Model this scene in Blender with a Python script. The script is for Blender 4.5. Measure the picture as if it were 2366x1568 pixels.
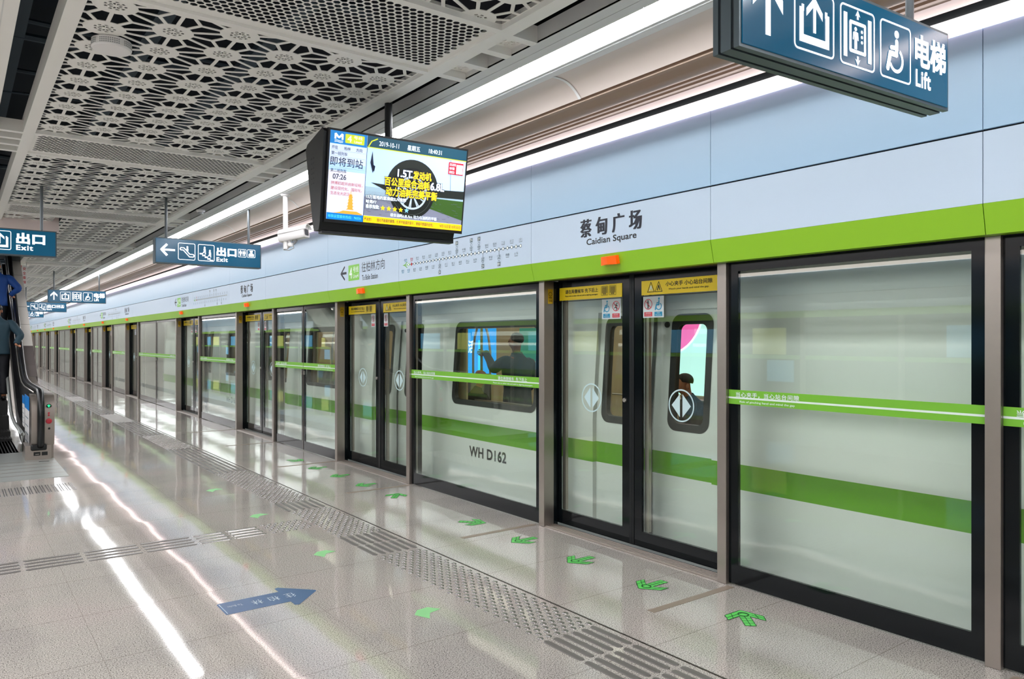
import bpy, bmesh, math, random
from mathutils import Vector, Matrix
from mathutils.geometry import delaunay_2d_cdt

# ------------------------------------------------------------------ scene, camera, light
S = bpy.context.scene
COL = S.collection
for o in list(bpy.data.objects):
    bpy.data.objects.remove(o)
PI = math.pi
TH = math.atan(1290 / 1729.0)
cam_d = bpy.data.cameras.new('camera')
cam = bpy.data.objects.new('camera', cam_d)
COL.objects.link(cam)
cam.location = (0, 0, 1.65)
cam.rotation_euler = (PI / 2, 0, -TH)
cam_d.sensor_width = 36
cam_d.lens = 1729.0 / 2366 * 36
cam_d.shift_y = 3.0 / 2366
cam_d.clip_start = 0.05
S.camera = cam
S.view_settings.view_transform = 'Standard'
S.view_settings.look = 'None'
S.view_settings.gamma = 1
S.view_settings.use_curve_mapping = False
S.view_settings.exposure = 0.24
world = bpy.data.worlds.new('world')
S.world = world
world.use_nodes = True
world.node_tree.nodes['Background'].inputs[0].default_value = (0.75, 0.85, 1, 1)
world.node_tree.nodes['Background'].inputs[1].default_value = 0.15
cy_ = S.cycles
cy_.max_bounces = 8
cy_.diffuse_bounces = 4
cy_.glossy_bounces = 4
cy_.transmission_bounces = 4
cy_.transparent_max_bounces = 16
cy_.sample_clamp_indirect = 6
cy_.caustics_reflective = False
cy_.caustics_refractive = False
CEIL_L = 18.0      # ceiling diffusers
LED_L = 5.0        # line light on the header
TRAIN_L = 1.6      # lights inside the train
SIGN_L = 1.0

# ------------------------------------------------------------------ materials
def lin(c):
    c = c / 255.0
    return c / 12.92 if c <= 0.04045 else ((c + 0.055) / 1.055) ** 2.4
def rgb(t):
    return (lin(t[0]), lin(t[1]), lin(t[2]), 1)
MATS = {}
def mat(name, c, rough=0.5, metal=0.0, emit=0.0, ecol=None, spec=0.5, noise=0.0, nscale=8, coat=0.0):
    if name in MATS:
        return MATS[name]
    m = bpy.data.materials.new(name)
    m.use_nodes = True
    nt = m.node_tree
    b = nt.nodes['Principled BSDF']
    b.inputs['Base Color'].default_value = rgb(c)
    b.inputs['Roughness'].default_value = rough
    b.inputs['Metallic'].default_value = metal
    b.inputs['Specular IOR Level'].default_value = spec
    b.inputs['Coat Weight'].default_value = coat
    if emit > 0:
        b.inputs['Emission Color'].default_value = rgb(ecol or c)
        b.inputs['Emission Strength'].default_value = emit
    if noise > 0:
        tc = nt.nodes.new('ShaderNodeTexCoord')
        n = nt.nodes.new('ShaderNodeTexNoise')
        n.inputs['Scale'].default_value = nscale
        n.inputs['Detail'].default_value = 4
        mp = nt.nodes.new('ShaderNodeMapRange')
        mp.inputs['To Min'].default_value = 1 - noise
        mp.inputs['To Max'].default_value = 1 + noise
        mx = nt.nodes.new('ShaderNodeMix')
        mx.data_type = 'RGBA'
        mx.blend_type = 'MULTIPLY'
        mx.inputs[0].default_value = 1
        mx.inputs[6].default_value = rgb(c)
        nt.links.new(tc.outputs['Object'], n.inputs['Vector'])
        nt.links.new(n.outputs['Fac'], mp.inputs['Value'])
        nt.links.new(mp.outputs[0], mx.inputs[7])
        nt.links.new(mx.outputs[2], b.inputs['Base Color'])
    MATS[name] = m
    return m

def glass_mat(name, tint, extra=1.0, ior=1.5, haze=0.0):
    m = bpy.data.materials.new(name)
    m.use_nodes = True
    nt = m.node_tree
    nt.nodes.clear()
    out = nt.nodes.new('ShaderNodeOutputMaterial')
    tr = nt.nodes.new('ShaderNodeBsdfTransparent')
    tr.inputs[0].default_value = rgb(tint)
    gl = nt.nodes.new('ShaderNodeBsdfGlossy')
    gl.inputs['Roughness'].default_value = 0.0
    gl.inputs[0].default_value = (0.95, 1, 0.98, 1)
    fr = nt.nodes.new('ShaderNodeFresnel')
    ge = nt.nodes.new('ShaderNodeNewGeometry')      # same index from both faces of the thin sheet
    ma = nt.nodes.new('ShaderNodeMath')
    ma.operation = 'MULTIPLY_ADD'
    ma.inputs[1].default_value = 1 / ior - ior
    ma.inputs[2].default_value = ior
    nt.links.new(ge.outputs['Backfacing'], ma.inputs[0])
    nt.links.new(ma.outputs[0], fr.inputs['IOR'])
    mul = nt.nodes.new('ShaderNodeMath')
    mul.operation = 'MULTIPLY'
    mul.use_clamp = True
    mul.inputs[1].default_value = extra
    mix = nt.nodes.new('ShaderNodeMixShader')
    nt.links.new(fr.outputs[0], mul.inputs[0])
    nt.links.new(mul.outputs[0], mix.inputs[0])
    last = tr
    if haze > 0:
        df = nt.nodes.new('ShaderNodeBsdfDiffuse')
        df.inputs[0].default_value = (0.8, 0.85, 0.82, 1)
        mh = nt.nodes.new('ShaderNodeMixShader')
        mh.inputs[0].default_value = haze
        nt.links.new(tr.outputs[0], mh.inputs[1])
        nt.links.new(df.outputs[0], mh.inputs[2])
        last = mh
    nt.links.new(last.outputs[0], mix.inputs[1])
    nt.links.new(gl.outputs[0], mix.inputs[2])
    nt.links.new(mix.outputs[0], out.inputs[0])
    MATS[name] = m
    return m

PSD_GLASS = glass_mat('screen glass', (250, 254, 251), 1.0, haze=0.0)
CAR_GLASS = glass_mat('car window glass', (228, 238, 234), 1.0)
DARK_GLASS = glass_mat('dark balustrade glass', (40, 44, 44), 1.2)

WHITE_PAINT = mat('ceiling white paint', (238, 237, 233), 0.55, noise=0.02, nscale=3)
TRIM_GREY = mat('ceiling trim grey', (216, 217, 216), 0.5)
TRIM_WHITE = mat('trim white', (232, 233, 233), 0.4)
COVE = mat('cove panel', (222, 210, 203), 0.45)
DUCT = mat('bullnose moulding', (168, 141, 121), 0.38)
PINK_SOFFIT = mat('soffit panel', (232, 215, 212), 0.5)
VOID = mat('ceiling void', (14, 27, 40), 0.8)
VOID_PIPE = mat('void pipe', (60, 78, 92), 0.5)
BLACK = mat('black', (10, 11, 13), 0.5)
FRIT = mat('black glass border', (12, 17, 20), 0.1, spec=0.22)
DARKMETAL = mat('dark metal', (36, 38, 40), 0.35, metal=0.6)
STEEL = mat('brushed steel', (168, 158, 151), 0.33, metal=0.85, noise=0.04, nscale=20)
STEEL2 = mat('bright steel', (196, 190, 184), 0.28, metal=0.9)
STUD = mat('tactile steel', (160, 157, 155), 0.26, metal=0.9)
BARM = mat('tactile bar steel', (112, 108, 105), 0.36, metal=0.2)
FAS_UP = mat('header upper panel', (162, 194, 220), 0.32)
FAS_LO = mat('header sign panel', (188, 206, 224), 0.32)
GREEN = mat('header green', (142, 194, 38), 0.32)
BAND_GREEN = mat('band green', (118, 187, 48), 0.4)
BAND_WHITE = mat('band white', (226, 240, 232), 0.4)
NAVY = mat('lettering navy', (12, 20, 38), 0.5)
INK = mat('lettering black', (18, 18, 22), 0.5)
GREYINK = mat('lettering grey', (112, 130, 142), 0.5)
RED = mat('sticker red', (192, 44, 60), 0.4)
BLUE_ST = mat('sticker blue', (16, 130, 168), 0.4)
YELLOW = mat('warning yellow', (255, 222, 30), 0.4)
YELLOW2 = mat('post sticker yellow', (196, 158, 34), 0.4)
STICK = mat('sticker pale film', (190, 200, 202), 0.4)
PALE = mat('pale cyan film', (198, 224, 228), 0.4)
ORANGE = mat('orange lamp plastic', (255, 92, 8), 0.3, emit=0.25)
LIGHT = mat('ceiling diffuser', (255, 255, 255), 0.5, emit=CEIL_L, ecol=(252, 252, 255))
FILL_LIGHT = mat('added ceiling fill light', (255, 255, 255), 0.5, emit=3.2, ecol=(252, 252, 255))  # emitter for the added, unseen fill rows
LED = mat('line light', (255, 255, 255), 0.5, emit=LED_L, ecol=(255, 236, 230))
LED_SOFT = mat('line light underside', (255, 240, 244), 0.5, emit=1.1, ecol=(255, 200, 214))
SIGNBLUE = mat('sign blue face', (0, 58, 82), 0.16, emit=SIGN_L * 0.55, ecol=(0, 82, 116))
SIGNWHITE = mat('sign white', (245, 248, 250), 0.3, emit=SIGN_L * 0.9, ecol=(240, 246, 252))
SLATE = mat('sign housing slate', (84, 96, 102), 0.4, metal=0.5)
SLATE_D = mat('sign groove', (38, 46, 52), 0.5)
POLE = mat('hanger pole grey', (96, 102, 106), 0.35, metal=0.7)
WHITE_PL = mat('white plastic', (232, 230, 230), 0.4)
GREY_PL = mat('grey plastic', (150, 152, 154), 0.4)
TRAIN_W = mat('train white', (234, 236, 232), 0.25, coat=0.3)
TRAIN_G = mat('train green', (104, 170, 14), 0.28)
TRAIN_DK = mat('train rubber dark', (52, 50, 48), 0.4)
JAMB = mat('train jamb grey', (196, 196, 190), 0.4)
INT_BEIGE = mat('train interior beige', (222, 196, 160), 0.45)
INT_FLOOR = mat('train interior floor', (120, 112, 104), 0.4)
INT_LIGHT = mat('train interior lamp', (255, 240, 220), 0.5, emit=TRAIN_L, ecol=(255, 240, 222))
SEATM = mat('train seat', (130, 170, 60), 0.4)
POLEY = mat('grab pole green', (140, 150, 60), 0.35)
RUBBER = mat('handrail rubber', (16, 16, 19), 0.28)
ESC_BLACK = mat('escalator dark', (12, 12, 14), 0.4)
ESC_STEP = mat('escalator step', (34, 33, 32), 0.5)
STONE = mat('white stone cladding', (226, 220, 212), 0.4, noise=0.03)
STONE_D = mat('dark stone', (96, 88, 86), 0.35)
PLATE = mat('landing plate', (170, 174, 170), 0.4, metal=0.6, noise=0.05, nscale=30)
GREENARROW = mat('floor arrow green', (98, 214, 98), 0.35)
GREENARROW2 = mat('floor arrow pale green', (140, 210, 140), 0.35)
GREENLINE = mat('floor arrow line', (24, 90, 40), 0.5)
BLUEDECAL = mat('floor decal blue', (56, 92, 134), 0.25)
DECALWHITE = mat('floor decal pale', (176, 192, 206), 0.4)
TAPE = mat('brown floor strip', (146, 132, 118), 0.4)
SKIN = mat('skin', (186, 128, 98), 0.5)
SKIN_D = mat('skin dark', (150, 98, 72), 0.5)
HAIR = mat('hair black', (22, 18, 18), 0.5)
TEAL = mat('teal jacket', (34, 62, 76), 0.7, noise=0.12, nscale=14)
ROYAL = mat('blue coat', (14, 66, 140), 0.7, noise=0.12, nscale=14)
DKJACKET = mat('slate jacket', (66, 80, 86), 0.7, noise=0.1, nscale=12)
BRJACKET = mat('brown jacket', (64, 58, 52), 0.7, noise=0.1, nscale=12)
TROUSER = mat('dark trousers', (18, 20, 28), 0.7)

def em(name, c, s=1.0):
    return mat(name, c, 0.3, emit=s, ecol=c)

def floor_mat():
    m = bpy.data.materials.new('granite floor')
    m.use_nodes = True
    nt = m.node_tree
    N, L = nt.nodes, nt.links
    b = N['Principled BSDF']
    tc = N.new('ShaderNodeTexCoord')
    def noise(scale, detail=2, rough=0.5):
        n = N.new('ShaderNodeTexNoise')
        n.inputs['Scale'].default_value = scale
        n.inputs['Detail'].default_value = detail
        n.inputs['Roughness'].default_value = rough
        L.new(tc.outputs['Object'], n.inputs['Vector'])
        return n
    def ramp(stops):
        r = N.new('ShaderNodeValToRGB')
        while len(r.color_ramp.elements) < len(stops):
            r.color_ramp.elements.new(0.5)
        for e, (p, c) in zip(r.color_ramp.elements, stops):
            e.position = p
            e.color = c if len(c) == 4 else rgb(c)
        return r
    def mix(bt, f, a, bb):
        x = N.new('ShaderNodeMix')
        x.data_type = 'RGBA'
        x.blend_type = bt
        for i, v in ((0, f), (6, a), (7, bb)):
            if hasattr(v, 'is_linked'):
                L.new(v, x.inputs[i])
            else:
                x.inputs[i].default_value = v
        return x.outputs[2]
    # speckle
    n1 = noise(150, 3, 0.6)
    r1 = ramp([(0.36, (74, 71, 70)), (0.45, (176, 171, 167)), (0.56, (203, 198, 193)), (0.68, (224, 219, 215))])
    L.new(n1.outputs['Fac'], r1.inputs[0])
    n2 = noise(1.1, 3)
    r2 = ramp([(0.35, (226, 224, 223)), (0.5, (240, 239, 235)), (0.65, (246, 240, 238))])
    L.new(n2.outputs['Fac'], r2.inputs[0])
    colr = mix('MULTIPLY', 1.0, r1.outputs[0], r2.outputs[0])
    # tile grid
    mp = N.new('ShaderNodeMapping')
    mp.inputs['Location'].default_value = (-0.62, -0.43, 0)
    L.new(tc.outputs['Object'], mp.inputs['Vector'])
    dv = N.new('ShaderNodeVectorMath')
    dv.operation = 'DIVIDE'
    dv.inputs[1].default_value = (1.2, 0.784, 1)
    L.new(mp.outputs[0], dv.inputs[0])
    fr = N.new('ShaderNodeVectorMath')
    fr.operation = 'FRACTION'
    L.new(dv.outputs[0], fr.inputs[0])
    fl = N.new('ShaderNodeVectorMath')
    fl.operation = 'FLOOR'
    L.new(dv.outputs[0], fl.inputs[0])
    sp = N.new('ShaderNodeSeparateXYZ')
    L.new(fr.outputs[0], sp.inputs[0])
    def lt(sock, v):
        x = N.new('ShaderNodeMath')
        x.operation = 'LESS_THAN'
        L.new(sock, x.inputs[0])
        x.inputs[1].default_value = v
        return x.outputs[0]
    mxx = N.new('ShaderNodeMath')
    mxx.operation = 'MAXIMUM'
    L.new(lt(sp.outputs[0], 0.0014), mxx.inputs[0])
    L.new(lt(sp.outputs[1], 0.0055), mxx.inputs[1])
    colr = mix('MIX', mxx.outputs[0], colr, rgb((128, 120, 113)))
    L.new(colr, b.inputs['Base Color'])
    b.inputs['Roughness'].default_value = 0.05
    b.inputs['Specular IOR Level'].default_value = 0.5
    # every slab lies at a slightly different tilt and is faintly wavy
    wn = N.new('ShaderNodeTexWhiteNoise')
    wn.noise_dimensions = '3D'
    L.new(fl.outputs[0], wn.inputs['Vector'])
    n3 = noise(1.6, 1)
    def vm(op, a, bb=None, sc=None):
        x = N.new('ShaderNodeVectorMath')
        x.operation = op
        if hasattr(a, 'is_linked'):
            L.new(a, x.inputs[0])
        else:
            x.inputs[0].default_value = a
        if bb is not None:
            if hasattr(bb, 'is_linked'):
                L.new(bb, x.inputs[1])
            else:
                x.inputs[1].default_value = bb
        if sc is not None:
            x.inputs[3].default_value = sc
        return x.outputs[0]
    t1 = vm('MULTIPLY', vm('SUBTRACT', wn.outputs['Color'], (0.5, 0.5, 0.5)), (0.007, 0.004, 0))
    t2 = vm('MULTIPLY', vm('SUBTRACT', n3.outputs['Color'], (0.5, 0.5, 0.5)), (0.016, 0.007, 0))
    nn = vm('NORMALIZE', vm('ADD', vm('ADD', t1, t2), (0, 0, 1)))
    L.new(nn, b.inputs['Normal'])
    return m
FLOOR_M = floor_mat()

# ------------------------------------------------------------------ mesh helpers
TXT = {}
def text_mesh(body, bold=0.0, spacing=1.0):
    k = (body, bold, spacing)
    if k in TXT:
        return TXT[k]
    c = bpy.data.curves.new('t', 'FONT')
    c.body = body
    c.offset = bold
    c.space_character = spacing
    c.resolution_u = 3
    o = bpy.data.objects.new('t', c)
    COL.objects.link(o)
    dg = bpy.context.evaluated_depsgraph_get()
    me = bpy.data.meshes.new_from_object(o.evaluated_get(dg))
    vs = [(v.co.x, v.co.y) for v in me.vertices]
    fs = [list(p.vertices) for p in me.polygons]
    xs = [v[0] for v in vs]
    ys = [v[1] for v in vs]
    bpy.data.objects.remove(o)
    bpy.data.curves.remove(c)
    bpy.data.meshes.remove(me)
    TXT[k] = (vs, fs, min(xs), max(xs), min(ys), max(ys))
    return TXT[k]

class MB:
    def __init__(s):
        s.v, s.f, s.m, s.mats = [], [], [], []
    def mi(s, m):
        if m not in s.mats:
            s.mats.append(m)
        return s.mats.index(m)
    def add(s, vs, fs, m):
        n = len(s.v)
        s.v += [tuple(p) for p in vs]
        k = s.mi(m)
        for f in fs:
            s.f.append([i + n for i in f])
            s.m.append(k)
    def quad(s, a, b, c, d, m):
        s.add([a, b, c, d], [[0, 1, 2, 3]], m)
    def box(s, x0, x1, y0, y1, z0, z1, m):
        vs = [(x0, y0, z0), (x1, y0, z0), (x1, y1, z0), (x0, y1, z0), (x0, y0, z1), (x1, y0, z1), (x1, y1, z1), (x0, y1, z1)]
        s.add(vs, [[3, 2, 1, 0], [4, 5, 6, 7], [0, 1, 5, 4], [1, 2, 6, 5], [2, 3, 7, 6], [3, 0, 4, 7]], m)
    def bbox(s, x0, x1, y0, y1, z0, z1, m, b=0.004):
        bm = bmesh.new()
        bmesh.ops.create_cube(bm, size=1)
        for v in bm.verts:
            v.co = Vector(((x0 + x1) / 2 + v.co.x * (x1 - x0), (y0 + y1) / 2 + v.co.y * (y1 - y0), (z0 + z1) / 2 + v.co.z * (z1 - z0)))
        bmesh.ops.bevel(bm, geom=bm.edges[:], offset=b, segments=2, affect='EDGES', profile=0.5)
        bm.verts.index_update()
        s.add([v.co[:] for v in bm.verts], [[v.index for v in f.verts] for f in bm.faces], m)
        bm.free()
    def extrude_y(s, prof, y0, y1, m, closed=False, caps=False):
        n = len(prof)
        vs = [(x, y0, z) for x, z in prof] + [(x, y1, z) for x, z in prof]
        fs = [[i, (i + 1) % n, n + (i + 1) % n, n + i] for i in range(n if closed else n - 1)]
        if caps:
            fs += [list(range(n))[::-1], list(range(n, 2 * n))]
        s.add(vs, fs, m)
    def extrude_x(s, prof, x0, x1, m, caps=True):
        n = len(prof)
        vs = [(x0, y, z) for y, z in prof] + [(x1, y, z) for y, z in prof]
        fs = [[i, (i + 1) % n, n + (i + 1) % n, n + i] for i in range(n)]
        if caps:
            fs += [list(range(n))[::-1], list(range(n, 2 * n))]
        s.add(vs, fs, m)
    def tube(s, path, r, m, n=10, caps=True, flat=None):
        P = [Vector(p) for p in path]
        vs, fs = [], []
        rr = r if isinstance(r, (list, tuple)) else [r] * len(P)
        up = None
        for i, p in enumerate(P):
            t = (P[min(i + 1, len(P) - 1)] - P[max(i - 1, 0)]).normalized()
            if up is None:
                a = Vector((0, 0, 1)) if abs(t.z) < 0.9 else Vector((1, 0, 0))
                up = (a - t * a.dot(t)).normalized()
            else:
                up = (up - t * up.dot(t)).normalized()
            sd = t.cross(up)
            for k in range(n):
                a = 2 * PI * k / n
                vs.append(p + sd * math.cos(a) * rr[i] * (flat or 1) + up * math.sin(a) * rr[i])
        for i in range(len(P) - 1):
            for k in range(n):
                fs.append([i * n + k, i * n + (k + 1) % n, (i + 1) * n + (k + 1) % n, (i + 1) * n + k])
        if caps:
            fs.append(list(range(n))[::-1])
            fs.append([(len(P) - 1) * n + k for k in range(n)])
        s.add(vs, fs, m)
    def lathe(s, c, prof, m, n=24, axis='z'):
        vs, fs = [], []
        for r, h in prof:
            for k in range(n):
                a = 2 * PI * k / n
                if axis == 'z':
                    vs.append((c[0] + r * math.cos(a), c[1] + r * math.sin(a), c[2] + h))
                elif axis == 'y':
                    vs.append((c[0] + r * math.cos(a), c[1] + h, c[2] + r * math.sin(a)))
                else:
                    vs.append((c[0] + h, c[1] + r * math.cos(a), c[2] + r * math.sin(a)))
        for i in range(len(prof) - 1):
            for k in range(n):
                fs.append([i * n + k, i * n + (k + 1) % n, (i + 1) * n + (k + 1) % n, (i + 1) * n + k])
        fs.append([k for k in range(n)][::-1])
        fs.append([(len(prof) - 1) * n + k for k in range(n)])
        s.add(vs, fs, m)
    def ball(s, c, r, m, n=10, sc=(1, 1, 1)):
        vs, fs = [], []
        k = n // 2
        for i in range(k + 1):
            th = PI * i / k
            for j in range(n):
                a = 2 * PI * j / n
                vs.append((c[0] + r * sc[0] * math.sin(th) * math.cos(a), c[1] + r * sc[1] * math.sin(th) * math.sin(a), c[2] + r * sc[2] * math.cos(th)))
        for i in range(k):
            for j in range(n):
                fs.append([i * n + j, i * n + (j + 1) % n, (i + 1) * n + (j + 1) % n, (i + 1) * n + j])
        s.add(vs, fs, m)
    def build(s, name, parent=None, smooth=False, loc=None, angle=None):
        me = bpy.data.meshes.new(name)
        me.from_pydata(s.v, [], s.f)
        for m in s.mats:
            me.materials.append(m)
        me.polygons.foreach_set('material_index', s.m)
        if smooth:
            me.polygons.foreach_set('use_smooth', [True] * len(me.polygons))
            if angle:
                me.set_sharp_from_angle(angle=math.radians(angle))
        me.update()
        o = bpy.data.objects.new(name, me)
        COL.objects.link(o)
        if parent is not None:
            o.parent = parent
        if loc:
            o.location = loc
        return o

class Flat:
    """flat lettering and pictograms on a plane: origin, right and up vectors"""
    def __init__(s, mb, o, ux, uy, lift=0.0015):
        s.mb, s.o, s.ux, s.uy = mb, Vector(o), Vector(ux), Vector(uy)
        s.n = s.ux.cross(s.uy).normalized()
        s.lift = lift
    def p(s, u, v, k=1):
        return s.o + s.ux * u + s.uy * v + s.n * s.lift * k
    def poly(s, pts, m, k=1):
        s.mb.add([s.p(u, v, k) for u, v in pts], [list(range(len(pts)))], m)
    def rect(s, u0, u1, v0, v1, m, k=1):
        s.poly([(u0, v0), (u1, v0), (u1, v1), (u0, v1)], m, k)
    def circle(s, u, v, r, m, k=1, n=20, sy=1.0):
        s.poly([(u + r * math.cos(2 * PI * i / n), v + r * sy * math.sin(2 * PI * i / n)) for i in range(n)], m, k)
    def ring(s, u, v, r, t, m, k=1, n=28, a0=0, a1=2 * PI, sy=1.0):
        vs = []
        full = abs(a1 - a0 - 2 * PI) < 1e-6
        for i in range(n + 1):
            a = a0 + (a1 - a0) * i / n
            for q in (r, r - t):
                vs.append(s.p(u + q * math.cos(a), v + q * sy * math.sin(a), k))
        s.mb.add(vs, [[2 * i, 2 * i + 2, 2 * i + 3, 2 * i + 1] for i in range(n)], m)
    def rr_pts(s, u0, u1, v0, v1, r, n=5):
        pts = []
        for cu, cv, a in ((u1 - r, v1 - r, 0), (u0 + r, v1 - r, PI / 2), (u0 + r, v0 + r, PI), (u1 - r, v0 + r, 1.5 * PI)):
            for i in range(n + 1):
                t = a + PI / 2 * i / n
                pts.append((cu + r * math.cos(t), cv + r * math.sin(t)))
        return pts
    def rrect(s, u0, u1, v0, v1, r, m, k=1):
        s.poly(s.rr_pts(u0, u1, v0, v1, r), m, k)
    def rring(s, u0, u1, v0, v1, r, t, m, k=1):
        a = s.rr_pts(u0, u1, v0, v1, r)
        b = s.rr_pts(u0 + t, u1 - t, v0 + t, v1 - t, max(r - t, 0.0005))
        n = len(a)
        s.mb.add([s.p(*q, k) for q in a] + [s.p(*q, k) for q in b], [[i, (i + 1) % n, n + (i + 1) % n, n + i] for i in range(n)], m)
    def stroke(s, pts, w, m, k=1, cap=True):
        for i in range(len(pts) - 1):
            a, b = Vector(pts[i]), Vector(pts[i + 1])
            d = b - a
            if d.length < 1e-7:
                continue
            q = Vector((-d.y, d.x)).normalized() * w / 2
            s.poly([tuple(a - q), tuple(b - q), tuple(b + q), tuple(a + q)], m, k + i * .04)
        if cap:
            for i, q in enumerate(pts):
                s.circle(q[0], q[1], w / 2, m, k + .02 + i * .04, 10)
    def text(s, body, u0, u1, v0, v1, m, bold=0.0, k=1, spacing=1.0):
        vs, fs, x0, x1, y0, y1 = text_mesh(body, 0, spacing)
        q, r = (bold[0] * 1.4, bold[1] * 1.4) if isinstance(bold, tuple) else (bold * 1.4, bold * 1.4)
        su, sv = (u1 - u0) / (x1 - x0 + 2 * q), (v1 - v0) / (y1 - y0 + 2 * r)
        for j, (dx, dy) in enumerate(((0, 0),) if not bold else ((-1, -1), (1, -1), (-1, 1), (1, 1), (0, 0))):
            s.mb.add([s.p(u0 + (x - x0 + q + dx * q) * su, v0 + (y - y0 + r + dy * r) * sv, k + j * .05) for x, y in vs], fs, m)

def empty(name, loc=(0, 0, 0), rz=0):
    o = bpy.data.objects.new(name, None)
    COL.objects.link(o)
    o.location = loc
    o.rotation_euler = (0, 0, rz)
    o.empty_display_size = 0.1
    return o
def tag(o, label, cat, group=None, kind=None):
    o['label'] = label
    o['category'] = cat
    o['kind'] = kind or 'thing'
    if group:
        o['group'] = group
    return o
def struct(o):
    o['kind'] = 'structure'
    return o
def copy_tree(o, parent=None):
    c = o.copy()
    COL.objects.link(c)
    if parent is not None:
        c.parent = parent
    for ch in list(o.children):
        copy_tree(ch, c)
    return c
ONES = 'zeroth first second third fourth fifth sixth seventh eighth ninth tenth eleventh twelfth thirteenth fourteenth fifteenth sixteenth seventeenth eighteenth nineteenth'.split()
TENS = {20: ('twentieth', 'twenty'), 30: ('thirtieth', 'thirty'), 40: ('fortieth', 'forty'), 50: ('fiftieth', 'fifty'), 60: ('sixtieth', 'sixty'), 70: ('seventieth', 'seventy')}
def nth(i):
    if i < 20:
        return ONES[i]
    t = i // 10 * 10
    return TENS[t][0] if i == t else TENS[t][1] + '-' + ONES[i - t]

Y_NEAR, Y_FAR = -9.0, 66.0

# ------------------------------------------------------------------ setting: floor, walls, slab
b = MB()
b.box(-7.3, 4.33, Y_NEAR, Y_FAR, -0.25, 0, FLOOR_M)
struct(b.build('floor'))
b = MB()
b.box(-9, 10, Y_NEAR, Y_FAR, 4.3, 4.5, VOID)
rnd = random.Random(3)
for i in range(26):
    y = rnd.uniform(0, 30)
    b.tube([(-1.5, y, 4.0 + rnd.uniform(-.1, .2)), (2.6, y + rnd.uniform(-.4, .4), 4.0 + rnd.uniform(-.1, .2))], rnd.choice([.012, .02, .03]), VOID_PIPE, 6)
for x in (-.6, .33, 1.2, 2.0):
    b.box(x, x + .12, Y_NEAR, Y_FAR, 4.05, 4.1, VOID_PIPE)
struct(b.build('ceiling'))
b = MB()
b.box(7.75, 7.95, Y_NEAR, Y_FAR, -1.5, 4.3, mat('tunnel wall', (118, 110, 100), 0.7, noise=.06, nscale=2))
b.box(4.34, 7.75, Y_NEAR, Y_FAR, -1.5, -1.4, mat('track bed', (44, 42, 40), 0.9))
struct(b.build('wall_right'))
for nm, y in (('wall_front', Y_FAR), ('wall_back', Y_NEAR - .2)):
    b = MB()
    b.box(-9, 9.2, y, y + .2, -1.5, 4.3, mat('end wall panel', (196, 192, 186), 0.5))
    struct(b.build(nm))
# far side of the island platform (its own screen wall, seen mirrored in the glass)
b = MB()
XO = -6.83
b.box(XO - .12, XO, Y_NEAR, Y_FAR, 2.695, 3.19, FAS_UP)
b.box(XO - .12, XO, Y_NEAR, Y_FAR, 2.327, 2.683, FAS_LO)
b.box(XO - .12, XO - .02, Y_NEAR, Y_FAR, 2.176, 2.327, GREEN)
b.box(XO - .12, XO + .05, Y_NEAR, Y_FAR, 3.195, 3.2695, LED)
b.box(XO - .12, XO + .045, Y_NEAR, Y_FAR, 3.27, 3.33, SLATE)
b.box(XO - .3, XO - .17, Y_NEAR, Y_FAR, 0, 2.176, FRIT)
b.box(XO - .16, XO - .15, Y_NEAR, Y_FAR, 1.225, 1.32, BAND_GREEN)
ad_blue = em('far advert blue', (96, 178, 226), 0.4)
ad_yel = em('far advert yellow', (222, 226, 120), 0.3)
ad_whi = em('far advert pale', (206, 226, 236), 0.35)
y = Y_NEAR + 1
i = 0
while y < Y_FAR - 3:
    b.box(XO - .16, XO - .06, y, y + .08, 0, 2.18, STEEL)
    if i % 3 != 1:
        b.box(XO - .168, XO - .15, y + .5, y + .5 + (1.5 if i % 2 else .9), 1.33, 1.95, (ad_blue, ad_whi, ad_yel)[i % 3])
    if i % 4 == 0:
        b.box(XO - .168, XO - .15, y + .3, y + 1.0, .7, 1.2, ad_blue)
    y += 2.2
    i += 1
struct(b.build('wall_left'))

# ------------------------------------------------------------------ ceiling system
ZC = 3.38
b = MB()
XR0, XR1, XL0, XL1 = 2.45, 2.543, .462, .545
b.box(XR0, XR1, Y_NEAR, Y_FAR, ZC, ZC + .06, WHITE_PAINT)
b.box(XL0, XL1, Y_NEAR, 12.95, ZC, ZC + .14, WHITE_PAINT)
b.box(1.16, 1.25, 12.95, Y_FAR, ZC, ZC + .14, WHITE_PAINT)
b.box(XL0, 1.25, 12.9, 12.98, ZC - .12, ZC + .14, PINK_SOFFIT)
b.box(2.722, 2.728, Y_NEAR, Y_FAR, ZC + .002, ZC + .1, TRIM_GREY)
b.box(2.722, 2.798, Y_NEAR, Y_FAR, ZC, ZC + .012, TRIM_GREY)
b.box(2.803, 2.872, Y_NEAR, Y_FAR, ZC, ZC + .012, TRIM_GREY)
b.box(3.052, 3.078, Y_NEAR, Y_FAR, ZC - .004, ZC + .012, TRIM_GREY)
b.box(3.078, 3.096, Y_NEAR, Y_FAR, ZC + .02, ZC + .03, BLACK)
b.box(2.796, 2.806, Y_NEAR, Y_FAR, ZC + .02, ZC + .03, BLACK)
b.box(3.096, 3.15, Y_NEAR, Y_FAR, ZC - .004, ZC + .012, TRIM_WHITE)
b.box(2.86, 3.06, Y_NEAR, Y_FAR, ZC + .03, ZC + .05, TRIM_WHITE)
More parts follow.
